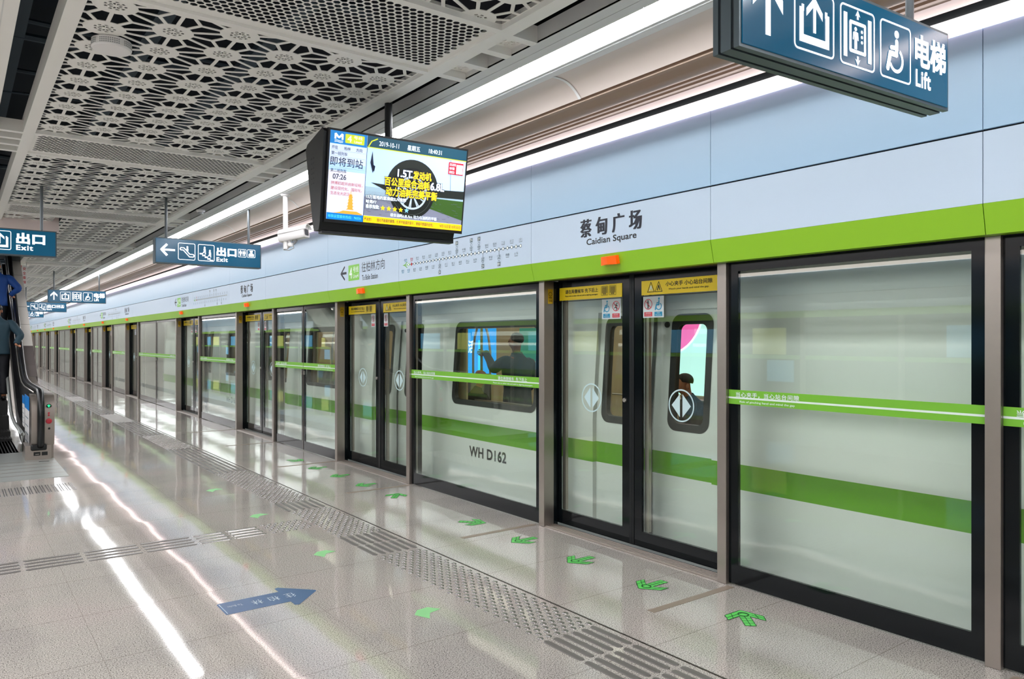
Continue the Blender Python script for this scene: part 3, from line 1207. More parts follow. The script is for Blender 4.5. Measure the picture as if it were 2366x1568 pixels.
# line light along the top of the header
r = empty('line_light', (0, 0, 0))
d = MB()
d.extrude_y([(4.08, 3.27), (4.035, 3.27), (4.03, 3.266), (4.03, 3.2), (4.035, 3.196)], Y_NEAR, Y_FAR, LED)
d.extrude_y([(4.035, 3.196), (4.079, 3.196)], Y_NEAR, Y_FAR, LED_SOFT)
d.build('diffuser', r)
d = MB()
d.box(4.032, 4.12, Y_NEAR, Y_FAR, 3.271, 3.32, SLATE)
d.build('housing', r)
tag(r, 'continuous white line light along the top of the header panels', 'light')

# ------------------------------------------------------------------ floor markings and tactile paving
def stud(d, x, y, r=.0205, h=.006):
    vs, fs = [], []
    for rr, z in ((1, 0), (.86, .6), (.5, .95)):
        for k in range(8):
            a = 2 * PI * k / 8
            vs.append((x + r * rr * math.cos(a), y + r * rr * math.sin(a), h * z))
    for i in range(2):
        for k in range(8):
            fs.append([i * 8 + k, i * 8 + (k + 1) % 8, i * 8 + 8 + (k + 1) % 8, i * 8 + 8 + k])
    fs.append([16 + k for k in range(8)])
    d.add(vs, fs, STUD)
def capsule(d, x0, y0, x1, y1, w=.042, h=.004, m=None):
    a, c = Vector((x0, y0)), Vector((x1, y1))
    t = (c - a).normalized()
    s = Vector((-t.y, t.x))
    pts = []
    for base, ang in ((c, -PI / 2), (a, PI / 2)):
        for i in range(6):
            q = ang + PI * i / 5
            pts.append(base + (t * math.cos(q) + s * math.sin(q)) * w / 2)
    inner = []
    cen = (a + c) / 2
    for base, ang in ((c, -PI / 2), (a, PI / 2)):
        for i in range(6):
            q = ang + PI * i / 5
            inner.append(base + (t * math.cos(q) + s * math.sin(q)) * (w / 2 - .004))
    n = len(pts)
    vs = [(p.x, p.y, 0) for p in pts] + [(p.x, p.y, h) for p in inner]
    d.add(vs, [[i, (i + 1) % n, n + (i + 1) % n, n + i] for i in range(n)] + [list(range(n, 2 * n))], m or BARM)

r = empty('tactile_path', (0, 0, 0))
ds, db = MB(), MB()
TX0, TX1 = 2.575, 2.985
def studs(x0, x1, y0, y1, p=.0605):
    j = 0
    y = y0 + p / 2
    while y < y1 - .01:
        x = x0 + p / 2 + (p / 2 if j % 2 else 0)
        while x < x1 - .012:
            stud(ds, x, y)
            x += p
        y += p * .866
        j += 1
def bars(y0, y1):
    n = max(1, round((y1 - y0) / .34))
    L = (y1 - y0) / n
    for k in range(n):
        db = MB()
        for i in range(6):
            x = TX0 + .03 + i * .0695
            capsule(db, x, y0 + k * L + .03, x, y0 + (k + 1) * L - .03)
        db.build('bar_tile', r)
segs = [('b', 1.2, 3.2), ('s', 3.2, 5.23), ('b', 5.23, 5.9), ('s', 5.9, 7.5 - .42), ('b', 7.08, 7.5), ('s', 7.5, 9.66), ('b', 9.66, 12.19), ('s', 12.19, 14.19), ('b', 14.19, 16.84), ('s', 16.84, 18.87), ('b', 18.87, 23.4), ('s', 23.4, 25.4), ('b', 25.4, 40)]
for t, y0, y1 in segs:
    if t == 's':
        ds = MB()
        studs(TX0, TX1, y0, y1)
        ds.build('stud_field', r, True)
    else:
        bars(y0, y1)
ds = MB()
studs(2.18, TX0 - .005, 6.35, 6.74)
ds.build('stud_field', r, True)
d = MB()
d.box(3.012, 3.024, 0.2, 50, 0, .002, mat('edge strip dark', (70, 64, 60), .4, metal=.5))
d.build('edge_strip', r)
tag(r, 'long strip of steel tactile studs and bars along the platform', 'tactile paving')
r = empty('tactile_path', (0, 0, 0))
xs = [-.4, 0, .40, .797, 1.197, 1.597, 1.868, 2.16]
for q in range(len(xs) - 1):
    db = MB()
    for i in range(4):
        y = 6.395 + i * .088
        capsule(db, xs[q] + .03, y, xs[q + 1] - .03, y, .036, .0045, STUD if q > 4 else BARM)
    db.build('bar_tile', r)
tag(r, 'short row of steel tactile bars crossing the platform', 'tactile paving')
r = empty('tactile_path', (0, 0, 0))
db = MB()
for i in range(24):
    x = 1.08 - i * .058
    for q in (-.011, .011):
        capsule(db, x + q, 9.55, x + q, 10.05, .014, .004, STUD)
db.build('guide_bars', r)
tag(r, 'tactile bar strip in front of the escalator landing plate', 'tactile paving')

# green arrows by the doors
def arrow_sticker(x, y, rz, label, full=True):
    d = MB()
    F = Flat(d, (0, 0, 0), (1, 0, 0), (0, 1, 0), .0012)
    m = GREENARROW if full else GREENARROW2
    if full:
        pts = [(-.032, -.14), (.032, -.14), (.032, .01), (.11, -.055), (.115, .02), (0, .115), (-.115, .02), (-.11, -.055), (-.032, .01)]
        F.poly(pts, m)
        for a, c in (((-.032, -.1), (.032, -.1)), ((-.032, -.06), (.032, -.06)), ((-.032, -.02), (.032, -.02)), ((0, -.14), (0, .02)), ((-.075, -.03), (-.07, .055)), ((.075, -.03), (.07, .055)), ((-.11, -.02), (0, .07)), ((.11, -.02), (0, .07))):
            F.stroke([a, c], .004, GREENLINE, 2, False)
        pts2 = pts + [pts[0]]
        F.stroke(pts2, .004, GREENLINE, 2, False)
        F.ring(0, .04, .034, .008, GREENLINE, 3, 16)
    else:
        F.poly([(-.085, -.06), (0, -.025), (.085, -.06), (.085, .03), (.02, .07), (-.06, .05)], m)
    o = d.build('floor_arrow_sticker', loc=(x, y, 0))
    o.rotation_euler = (0, 0, rz)
    tag(o, label, 'floor sticker', 'green floor arrows')
def door_arrows(c, n, w=1.46):
    t = 'the %s sliding door' % nth(n)
    arrow_sticker(3.787, c - w, -.7, 'green floor arrow pointing obliquely towards the near side of ' + t)
    for i, dy in enumerate((-.72, 0, .7)):
        arrow_sticker(3.77, c + dy, PI / 2, 'green floor arrow pointing away from %s, %s of three' % (t, nth(i + 1)))
    arrow_sticker(3.79, c + w - .01, PI + .7, 'green floor arrow pointing obliquely towards the far side of ' + t)
door_arrows(4.21, 1)
door_arrows(8.6, 2)
for i, y in enumerate((3.954, 5.531, 7.091, 8.6)):
    arrow_sticker(2.3, y, PI / 5, '%s worn green chevron sticker left of the tactile path, from the near end' % nth(i + 1), False)
for i, y in enumerate((1.45, 3.15, 5.27, 7.57, 9.67, 12.1, 14.25)):
    d = MB()
    d.box(3.405, 4.185, y - .027, y + .027, 0, .0015, TAPE)
    tag(d.build('floor_strip'), '%s narrow brown metal strip across the floor by the posts, from near end' % nth(i + 1), 'floor strip', 'brown floor strips')
d = MB()
F = Flat(d, (1.315, 4.55, 0), (1, 0, 0), (0, 1, 0), .001)
F.poly([(0, .085), (0, .295), (.015, .31), (.395, .31), (.395, .385), (.42, .395), (.605, .205), (.605, .185), (.42, 0), (.395, .01), (.395, .085)], BLUEDECAL)
F.stroke([(.012, .1), (.012, .29)], .005, DECALWHITE, 2, False)
G = Flat(d, (1.315 + .605, 4.55 + .39, 0), (-1, 0, 0), (0, -1, 0), .001)
for q, ch in enumerate('往柏林'):
    G.text(ch, .14 + q * .105, .205 + q * .105, .15, .235, DECALWHITE, 0, 2)
G.text('To Bolin', .47, .56, .16, .19, DECALWHITE, 0, 2)
tag(d.build('floor_decal'), 'blue arrow-shaped floor decal with faint pale characters', 'floor decal')

# ------------------------------------------------------------------ hanging signs
def up_arrow(F, u, v, h, m, k=2):
    s = h / 10.0
    q = lambda a, c: (u + a * s, v + c * s)
    F.rect(u - .62 * s, u + .62 * s, v - 5 * s, v + 4 * s, m, k)
    F.poly([q(0, 5), q(-3.6, 1.2), q(-3.6, -1.0), q(0, 2.6), q(3.6, -1.0), q(3.6, 1.2)], m, k)
def icon_exit(F, u0, u1, v0, v1):
    F.rring(u0, u1, v0, v1, .02, .007, SIGNWHITE, 2)
    c, w = (u0 + u1) / 2, (u1 - u0)
    F.stroke([(u0 + w * .24, v0 + w * .66), (u0 + w * .18, v0 + w * .66), (u0 + w * .18, v0 + w * .2), (u1 - w * .18, v0 + w * .2), (u1 - w * .18, v0 + w * .66), (u1 - w * .24, v0 + w * .66)], w * .1, SIGNWHITE, 2, False)
    F.rect(u0 + w * .13, u1 - w * .13, v0 + w * .13, v0 + w * .24, SIGNWHITE, 2)
    up_arrow(F, c, v0 + w * .6, w * .56, SIGNWHITE)
def icon_lift(F, u0, u1, v0, v1):
    F.rring(u0, u1, v0, v1, .02, .007, SIGNWHITE, 2)
    w = u1 - u0
    c = (u0 + u1) / 2
    F.rect(u0 + w * .1, u0 + w * .2, v0 + w * .14, v1 - w * .14, SIGNWHITE, 2)
    F.rect(u1 - w * .2, u1 - w * .1, v0 + w * .14, v1 - w * .14, SIGNWHITE, 2)
    F.rring(u0 + w * .26, u1 - w * .26, v0 + w * .24, v1 - w * .24, .008, w * .06, SIGNWHITE, 2)
    person_icon(F, c - w * .06, v0 + w * .5, w * .38, SIGNWHITE)
    for q in (-.09, 0, .09):
        F.circle(c + w * .12, v0 + w * (.55 + q), w * .03, SIGNWHITE, 2, 8)
    F.poly([(c, v1 - w * .04), (c - w * .07, v1 - w * .15), (c - w * .025, v1 - w * .13), (c - w * .025, v1 - w * .2), (c + w * .025, v1 - w * .2), (c + w * .025, v1 - w * .13), (c + w * .07, v1 - w * .15)], SIGNWHITE, 2)
    F.poly([(c, v0 + w * .04), (c - w * .07, v0 + w * .15), (c - w * .025, v0 + w * .13), (c - w * .025, v0 + w * .2), (c + w * .025, v0 + w * .2), (c + w * .025, v0 + w * .13), (c + w * .07, v0 + w * .15)], SIGNWHITE, 2)
def icon_wheel(F, u0, u1, v0, v1):
    F.rring(u0, u1, v0, v1, .02, .007, SIGNWHITE, 2)
    wheelchair(F, (u0 + u1) / 2 - .004, (v0 + v1) / 2, (v1 - v0) * .76, SIGNWHITE)
def icon_escal(F, u0, u1, v0, v1):
    F.rring(u0, u1, v0, v1, .018, .007, SIGNWHITE, 2)
    w = u1 - u0
    P = lambda a, c: (u0 + w * a, v0 + w * c)
    F.stroke([P(.12, .66), P(.16, .74), P(.34, .74), P(.68, .36), P(.88, .36), P(.93, .28), P(.88, .2), P(.66, .2), P(.3, .6), P(.16, .6), P(.12, .66)], w * .055, SIGNWHITE, 2)
    F.circle(*P(.54, .8), w * .055, SIGNWHITE, 2, 10)
    F.stroke([P(.54, .7), P(.54, .58)], w * .11, SIGNWHITE, 2)
def icon_stairs(F, u0, u1, v0, v1):
    F.rring(u0, u1, v0, v1, .018, .007, SIGNWHITE, 2)
    w = u1 - u0
    P = lambda a, c: (u0 + w * a, v0 + w * c)
    for i in range(5):
        F.rect(u0 + w * (.1 + .155 * i), u0 + w * (.29 + .155 * i), v0 + w * (.5 - .1 * i) - w * .09, v0 + w * (.5 - .1 * i), SIGNWHITE, 2 + .05 * i)
    for a, c in ((.4, .86), (.72, .68)):
        F.circle(*P(a, c), w * .055, SIGNWHITE, 2, 10)
        F.stroke([P(a, c - .1), P(a + .01, c - .24)], w * .12, SIGNWHITE, 2)
        F.stroke([P(a + .03, c - .26), P(a + .05, c - .4)], w * .06, SIGNWHITE, 2.3)
        F.stroke([P(a - .02, c - .26), P(a - .08, c - .34)], w * .06, SIGNWHITE, 2.3)
def left_arrow(F, u, v, s):
    F.stroke([(u + s * .45, v + s * .42), (u + s * .06, v), (u + s * .45, v - s * .42)], s * .17, SIGNWHITE, 2, False)
    F.rect(u + s * .1, u + s, v - s * .075, v + s * .075, SIGNWHITE, 2)
    F.poly([(u - s * .04, v), (u + s * .1, v + s * .12), (u + s * .1, v - s * .12)], SIGNWHITE, 2)
def hang_sign(x0, x1, y, z0, z1, content, label, poles, rz=0.0, dep=.11):
    w, h = x1 - x0, z1 - z0
    r = empty('hanging_sign', (x0, y, z0), rz)
    d = MB()
    for a, c, q, m in ((0, .022, 0, SLATE), (.022, .034, .006, SLATE_D), (.034, .076, .0, SLATE), (.076, .088, .006, SLATE_D), (.088, .11, 0, SLATE)):
        d.box(q, w - q, a, c, q, h - q, m)
    d.build('housing', r)
    d = MB()
    d.box(.012, w - .012, -.004, 0, .012, h - .012, SIGNBLUE)
    F = Flat(d, (0, -.004, 0), (1, 0, 0), (0, 0, 1), .0012)
    s = h / .318
    if content == 'lift':
        up_arrow(F, .135, h * .52, h * .66, SIGNWHITE)
        icon_exit(F, .27, .495, .05, h - .05)
        icon_lift(F, .53, .745, .05, h - .05)
        icon_wheel(F, .78, .99, .05, h - .05)
        F.text('电梯', 1.02, w - .03, .135, h - .055, SIGNWHITE, .022, 2)
        F.text('Lift', 1.025, 1.135, .055, .125, SIGNWHITE, .02, 2, 1.12)
    elif content == 'exit_left':
        left_arrow(F, .065, h * .53, .165)
        icon_escal(F, .265, .468, .055, .265)
        icon_stairs(F, .5, .7, .055, .265)
        F.text('出口', .725, .975, .13, .245, SIGNWHITE, .03, 2)
        F.text('Exit', .725, .865, .06, .115, SIGNWHITE, .018, 2, 1.15)
        F.rring(.995, 1.1, .135, .24, .012, .005, SIGNWHITE, 2)
        person_icon(F, 1.025, .188, .075, SIGNWHITE, 2)
        person_icon(F, 1.072, .188, .075, SIGNWHITE, 2, True)
        F.rect(1.047, 1.05, .15, .225, SIGNWHITE, 2)
        F.rring(1.112, 1.217, .135, .24, .012, .005, SIGNWHITE, 2)
        F.circle(1.165, .21, .016, SIGNWHITE, 2, 12)
        F.rect(1.145, 1.185, .213, .226, SIGNWHITE, 2)
        F.poly([(1.132, .15), (1.198, .15), (1.198, .18), (1.183, .193), (1.147, .193), (1.132, .18)], SIGNWHITE, 2)
    elif content == 'exit_up':
        up_arrow(F, .5, h * .52, h * .6, SIGNWHITE)
        icon_exit(F, .66, .87, .055, .265)
        F.text('出口', .915, 1.19, .13, .255, SIGNWHITE, .03, 2)
        F.text('Exit', .915, 1.075, .06, .118, SIGNWHITE, .018, 2, 1.15)
    d.build('face_panel', r)
    for px in poles:
        d = MB()
        d.tube([(px, dep / 2, h - .002), (px, dep / 2, ZC - z0 + .06)], .016, POLE, 10)
        d.build('hanger_pole', r)
    tag(r, label, 'sign', 'blue hanging signs')
    return r
hang_sign(2.035, 3.315, 1.50, 2.604, 2.925, 'lift', 'large blue lift sign with wheelchair symbol, cut by the top edge of the picture', (.2, 1.09), -math.radians(4.1))
hang_sign(1.967, 3.262, 9.93, 2.604, 2.92, 'exit_left', 'blue exit sign with escalator, stairs and restroom symbols, beside the white camera', (.14, 1.15))
hang_sign(-.36, .942, 9.95, 2.598, 2.894, 'exit_up', 'blue exit sign over the escalator, cut by the left picture edge', (.14, 1.16))
hang_sign(1.887, 3.188, 22.0, 2.62, 2.94, 'lift', 'smaller blue lift sign with up arrow, hanging further along the platform', (.14, 1.15))
hang_sign(1.77, 3.062, 29.3, 2.615, 2.94, 'exit_left', 'distant blue exit sign with left arrow, below the smaller lift sign', (.14, 1.15))
hang_sign(1.72, 3.02, 36.8, 2.62, 2.94, 'lift', 'farthest blue lift sign, half hidden under the distant exit sign', (.14, 1.15))

# ------------------------------------------------------------------ television unit
def tv():
    r = empty('hanging_television', (2.02, 4.86, 2.44), -math.radians(3.5))
    W, H = 1.075, .62
    # V-shaped carcass: front screen leans out at the top
    d = MB()
    prof = [(.0, .02), (-.085, H + .0), (-.05, H + .03), (.26, H - .02), (.3, H - .05), (.14, 0), (.12, -.03), (.02, -.03)]
    d.extrude_x(prof, -.025, W - .06, DARKMETAL)
    for i in range(2):
        for j in range(6):
            d.box(-.0265, -.025, .12 + i * .04, .135 + i * .04, .3 + j * .035, .306 + j * .035, BLACK)
    d.build('carcass', r)
    d = MB()
    d.box(.0, W - .05, .03, .1, -.05, -.02, DARKMETAL)
    d.build('bottom_bar', r)
    d = MB()
    o_, up = Vector((0, -.012, .02)), Vector((0, -.1, H)).normalized()
    ux = Vector((1, 0, 0))
    F = Flat(d, o_, ux, up, .001)
    n = F.n
    Hs = Vector((0, -.1, H)).length
    c8 = [F.p(u, v, 0) - n * .0 for u, v in ((0, 0), (W, 0), (W, Hs), (0, Hs))] + [F.p(u, v, 0) - n * .035 for u, v in ((0, 0), (W, 0), (W, Hs), (0, Hs))]
    d.add(c8, [[0, 1, 2, 3], [7, 6, 5, 4], [0, 4, 5, 1], [1, 5, 6, 2], [2, 6, 7, 3], [3, 7, 4, 0]], BLACK)
    d.build('bezel', r)
    d = MB()
    F = Flat(d, o_, ux, up, .0009)
    E = lambda nm, c, s=.8: em('tv ' + nm, c, s)
    x0, x1, y0, y1 = .013, W - .013, .022, Hs - .014
    xc = x0 + .262
    F.rect(x0, x1, y0, y1, E('blue pale', (172, 196, 228)), 1)
    # left column
    F.rect(x0, xc, y1 - .085, y1, E('metro blue', (20, 116, 186)), 2)
    wht = E('white', (225, 236, 248))
    F.stroke([(x0 + .035, y1 - .055), (x0 + .035, y1 - .018), (x0 + .06, y1 - .045), (x0 + .085, y1 - .018), (x0 + .085, y1 - .055)], .013, wht, 3, False)
    for q in (0, 1):
        F.stroke([(x0 + .03, y1 - .064 - q * .009), (x0 + .05, y1 - .061 - q * .009), (x0 + .07, y1 - .066 - q * .009), (x0 + .09, y1 - .063 - q * .009)], .004, wht, 3, False)
    F.rrect(x0 + .105, xc - .02, y1 - .072, y1 - .012, .006, E('lime', (188, 200, 40)), 3)
    F.text('4', x0 + .12, x0 + .15, y1 - .065, y1 - .02, wht, 0, 4)
    F.text('号线', x0 + .165, xc - .035, y1 - .04, y1 - .018, wht, 0, 4)
    F.text('Line4', x0 + .17, xc - .04, y1 - .065, y1 - .048, wht, 0, 4)
    ink = E('ink', (30, 40, 66), .4)
    F.rect(x0, xc, y0, y0 + .37, E('grey white', (206, 206, 220)), 2)
    F.rect(x0, xc, y0 + .33, y1 - .087, E('sky', (166, 200, 236)), 3)
    F.rect(x0, xc, y1 - .21, y1 - .087, E('pale', (192, 206, 232)), 4)
    for t, a, c, e, f_ in (('开往', .012, .055, .098, .122), ('柏林', .1, .145, .098, .122), ('方向', .185, .23, .098, .122), ('第一班列车', .012, .125, .136, .16), ('即将到站', .006, .24, .172, .232), ('第二班列车', .012, .125, .25, .274), ('07:26', .03, .125, .285, .32)):
        F.text(t, x0 + a, x0 + c, y1 - f_, y1 - e, ink, .004, 6)
    for q in (.128, .166, .24):
        F.rect(x0 + .006, xc - .006, y1 - q - .001, y1 - q, E('rule', (120, 140, 170), .7), 6)
    red = E('calligraphy red', (170, 30, 60), .6)
    for q, t in enumerate(('拼搏赶超开启新征程，', '建设现代化、国际化、', '生态化大武汉。')):
        F.text(t, x0 + .02, x0 + (.245 if q < 2 else .165), y0 + .235 - q * .034, y0 + .258 - q * .034, red, .0, 6)
    pg = E('pagoda orange', (238, 160, 60))
    bx = x0 + .165
    for q in range(5):
        hw = .03 - q * .003
        yy = y0 + .075 + q * .021
        F.poly([(bx - hw, yy), (bx + hw, yy), (bx + hw * .6, yy + .009), (bx - hw * .6, yy + .009)], pg, 6)
        F.rect(bx - hw * .6, bx + hw * .6, yy + .009, yy + .021, pg, 6)
    F.rect(bx - .002, bx + .002, y0 + .18, y0 + .2, pg, 6)
    F.poly([(x0 + .02, y0 + .04), (x0 + .09, y0 + .055), (bx - .05, y0 + .066), (bx + .05, y0 + .066), (xc - .008, y0 + .05), (xc - .008, y0 + .04)], pg, 6)
    F.rect(x0, xc, y0, y0 + .045, E('hotline blue', (10, 120, 196)), 7)
    F.text('地铁运营服务热线：96556', x0 + .01, xc - .015, y0 + .012, y0 + .034, E('cyan', (90, 220, 250)), 0, 8)
    # right part
    pr = xc + .003
    F.rect(xc, pr, y0, y1, ink, 8)
    F.rect(pr, x1, y1 - .075, y1, E('teal bar', (22, 66, 84), .8), 5)
    F.stroke([(pr + .01, y1 - .07), (pr + .03, y1 - .035), (pr + .07, y1 - .015)], .008, E('lime', (1, 1, 1)), 6)
    F.rect(pr, x1, y1 - .08, y1 - .074, E('lime', (1, 1, 1)), 6)
    F.text('2019-10-11', pr + .085, pr + .235, y1 - .058, y1 - .026, wht, .006, 6)
    F.text('星期五', pr + .3, pr + .4, y1 - .06, y1 - .022, wht, .012, 6)
    F.text('18:40:31', pr + .47, pr + .575, y1 - .057, y1 - .026, wht, .006, 6)
    xx0, xx1, yy0, yy1 = pr, x1, y0 + .048, y1 - .08
    body = E('car body', (176, 206, 240))
    F.rect(xx0, xx1, yy0, yy1, body, 2)
    F.rect(xx0, xx1, yy0, yy0 + .17, E('cobbles', (118, 122, 142), .8), 3)
    F.rect(xx0, xx1, yy0 + .13, yy0 + .2, E('pavement pale', (150, 176, 192), .8), 3)
    F.poly([(xx0 + .43, yy0 + .11), (xx1, yy0 + .03), (xx1, yy0 + .17), (xx0 + .43, yy0 + .17)], E('grass', (52, 84, 30), .8), 4)
    rc = random.Random(5)
    cob = E('cobble line', (86, 90, 112), .7)
    for i in range(70):
        u, v = rc.uniform(xx0 + .01, xx1 - .05), rc.uniform(yy0 + .005, yy0 + .15)
        F.stroke([(u, v), (u + rc.uniform(.012, .035), v + rc.uniform(-.006, .004))], .0025, cob, 4, False)
    dark = E('wheel arch', (34, 38, 34), .6)
    wx, wy = xx0 + .36, yy0 + .2
    F.poly([(xx0 + .04, yy0 + .23), (xx0 + .2, yy0 + .17), (xx1, yy0 + .185), (xx1, yy0 + .245), (wx + .2, yy0 + .235), (wx - .18, yy0 + .225)], dark, 5)
    pts = [(wx + .205 * math.cos(PI * t / 20), yy0 + .22 + .205 * math.sin(PI * t / 20)) for t in range(21)]
    F.poly(pts + [(wx - .2, yy0 + .16), (wx + .2, yy0 + .16)], dark, 6) if False else F.poly(pts, dark, 6)
    F.circle(wx, wy - .01, .178, E('tyre', (24, 27, 26), .6), 7, 36)
    rim = E('rim', (176, 190, 206), .8)
    F.ring(wx, wy - .01, .118, .014, rim, 8, 36)
    for i in range(10):
        a = 2 * PI * i / 10 + .2
        for q in (-.06, .06):
            F.stroke([(wx + .02 * math.cos(a), wy - .01 + .02 * math.sin(a)), (wx + .108 * math.cos(a + q), wy - .01 + .108 * math.sin(a + q))], .008, rim, 8, False)
    F.circle(wx, wy - .01, .02, rim, 9, 14)
    F.ring(wx, wy - .01, .155, .002, E('tyre line', (90, 96, 92), .6), 8, 36)
    F.poly([(xx0 + .04, yy1 - .02), (xx0 + .028, yy1 - .1), (xx0 + .05, yy1 - .17), (xx0 + .066, yy1 - .12), (xx0 + .06, yy1 - .16), (xx0 + .05, yy1 - .09)], ink, 6)
    F.stroke([(xx1 - .13, yy1), (xx1 - .115, yy0 + .24)], .002, ink, 6, False)
    yel = E('caption yellow', (250, 212, 30))
    cap = E('caption white', (226, 238, 250))
    def capt(t, a, c, e, f_, m):
        F.text(t, xx0 + a - .003, xx0 + c + .003, yy0 + e - .003, yy0 + f_ + .003, ink, .06, 10)
        F.text(t, xx0 + a, xx0 + c, yy0 + e, yy0 + f_, m, .02, 11)
    capt('1.5T', .235, .35, .292, .345, cap)
    capt('发动机', .355, .505, .288, .348, yel)
    capt('百公里综合油耗', .14, .495, .222, .284, yel)
    capt('6.8L', .5, .615, .225, .282, cap)
    capt('动力油耗完美平衡', .155, .56, .152, .216, yel)
    capt('15万落地的紧凑级SUV推荐', .01, .315, .118, .146, cap)
    capt('哈弗F7', .01, .09, .084, .112, cap)
    capt('推荐指数:', .01, .115, .05, .08, cap)
    for i in range(5):
        c, v = xx0 + .14 + i * .046, yy0 + .062
        st = []
        for q in range(10):
            rr = .02 if q % 2 == 0 else .009
            a = PI / 2 + q * PI / 5
            st.append((c + rr * math.cos(a), v + rr * math.sin(a)))
        F.poly(st, yel if i < 4 else E('star blue', (130, 190, 230)), 10)
    F.text('综合油耗6.8L/km 动力与油耗的平衡', xx0 + .2, xx0 + .57, yy0 + .008, yy0 + .034, cap, .008, 11)
    rb = E('red block', (176, 20, 44), .7)
    F.rect(xx1 - .145, xx1 - .022, yy1 - .105, yy1 - .018, rb, 8)
    for q, t in enumerate(('买车用车', '有问题', '找老白')):
        F.text(t, xx1 - .138, xx1 - (.085 if q == 0 else .095), yy1 - .045 - q * .027, yy1 - .024 - q * .027, cap, .006, 9)
    F.rect(xx1 - .08, xx1 - .026, yy1 - .098, yy1 - .03, wht, 9)
    F.rect(pr, x1, y0, y0 + .046, E('ticker', (244, 196, 20)), 9)
    F.text('严治党！', pr + .005, pr + .06, y0 + .012, y0 + .034, ink, .004, 10)
    F.text('强化不敢腐的震慑，扎牢不能腐的笼子，增强不想腐的自觉。', pr + .1, pr + .545, y0 + .011, y0 + .035, ink, .004, 10)
    F.text('9月15日至10月30日', pr + .6, x1 - .01, y0 + .012, y0 + .034, ink, .004, 10)
    d.build('screen', r)
    d = MB()
    d.tube([(.52, .09, H - .03), (.52, .09, 1.0)], .028, DARKMETAL, 14)
    d.build('hanger_pole', r)
    d = MB()
    d.box(.0, W, .17, .2, .0, .01, BLACK)
    o2, up2 = Vector((W, .2, .02)), Vector((0, .13, H - .06)).normalized()
    F2 = Flat(d, o2, Vector((-1, 0, 0)), up2, .001)
    F2.rect(.03, W - .0, 0, H - .06, BLACK, 4)
    d.build('rear_screen', r)
    tag(r, 'black hanging television showing a car advert', 'television')
tv()

# ------------------------------------------------------------------ cameras and ceiling devices
def cctv(x, y, label, rz):
    r = empty('security_camera', (x, y, 0))
    d = MB()
    d.tube([(0, 0, ZC), (0, 0, 2.73)], .028, WHITE_PL, 14)
    d.lathe((0, 0, ZC - .03), [(.038, 0), (.055, .012), (.055, .03)], WHITE_PL, 20)
    d.build('mount_pole', r, True, angle=40)
    h = MB()
    pr = []
    for i in range(9):
        a = PI * i / 8
        pr.append((.062 * math.cos(a), .02 + .055 * math.sin(a)))
    pr = [(.062, -.05)] + pr + [(-.062, -.05), (-.05, -.066), (.05, -.066)]
    h.extrude_y([(a, c) for a, c in pr], -.19, .16, WHITE_PL, True, True)
    o = h.build('camera_housing', r, True, angle=40)
    o.location = (.06, -.06, 2.9)
    o.rotation_euler = (-math.radians(8), 0, rz)
    g = MB()
    F = Flat(g, (-.04, -.1905, -.045), (1, 0, 0), (0, 0, 1), .001)
    F.rrect(0, .08, 0, .075, .018, mat('lens window', (38, 48, 56), .35))
    F.rect(.0, .08, .01, .03, mat('lens glint', (110, 120, 124), .2), 2) if False else None
    g.build('lens_window', o)
    v = MB()
    pv = [(.07 * math.cos(PI * i / 8), .027 + .055 * math.sin(PI * i / 8)) for i in range(9)] + [(.066 * math.cos(PI * i / 8), .023 + .053 * math.sin(PI * i / 8)) for i in range(8, -1, -1)]
    v.extrude_y(pv, -.225, .15, WHITE_PL, True, True)
    v.build('sun_shield', o, True, angle=40)
    a = MB()
    a.tube([(.03, -.03, 2.84), (.04, -.05, 2.78), (.02, -.02, 2.755), (0, 0, 2.75)], .018, WHITE_PL, 10)
    a.tube([(.09, -.12, 2.83), (.07, -.08, 2.79)], .014, GREY_PL, 8)
    a.lathe((.04, -.05, 2.76), [(.03, 0), (.034, .01), (.034, .03), (.028, .04)], WHITE_PL, 16)
    a.build('bracket', r, True, angle=40)
    c = MB()
    c.tube([(0, .02, 2.76), (-.02, .0, 2.72), (.03, -.04, 2.715), (.07, -.08, 2.74), (.06, -.06, 2.84)], .006, GREY_PL, 6)
    c.build('cable', r)
    tag(r, label, 'camera')
cctv(3.137, 8.67, 'white security camera on a ceiling pole beside the television', math.radians(36))
cctv(3.0, 31.5, 'distant white security camera beside the far exit sign', math.radians(10))
r = empty('ceiling_access_point', (.744, 4.93, ZC - .0))
d = MB()
d.lathe((0, 0, 0), [(.098, .03), (.106, .026), (.107, -.018), (.1, -.026)], WHITE_PL, 36)
d.build('casing', r, True, angle=40)
d = MB()
d.lathe((0, 0, -.0262), [(.098, 0), (.085, -.0015), (.082, -.002)], WHITE_PL, 36)
d.build('face_disc', r, True, angle=30)
d = MB()
for row in range(3):
    for i in range(60):
        a = 2 * PI * i / 60
        if i % 12 in (0, 1):
            continue
        t, u = Vector((-math.sin(a), math.cos(a), 0)), Vector((math.cos(a), math.sin(a), 0))
        p = u * .1075 + Vector((0, 0, .012 - row * .011))
        d.quad(p - t * .0035 - Vector((0, 0, .003)), p + t * .0035 - Vector((0, 0, .003)), p + t * .0035 + Vector((0, 0, .003)), p - t * .0035 + Vector((0, 0, .003)), GREY_PL)
d.build('vent_slots', r)
tag(r, 'round white vented device on the nearest lattice ceiling panel', 'ceiling device')
r = empty('smoke_detector', (2.826, 5.72, ZC))
d = MB()
d.lathe((0, 0, 0), [(.055, 0), (.055, -.018), (.048, -.026), (.03, -.03)], WHITE_PL, 24)
d.build('base', r, True, angle=40)
d = MB()
d.lathe((0, 0, -.03), [(.032, 0), (.034, -.014), (.028, -.026), (.01, -.03)], GREY_PL, 24)
d.build('sensor', r, True, angle=40)
tag(r, 'small white smoke detector beside the light row, above the television', 'smoke detector')
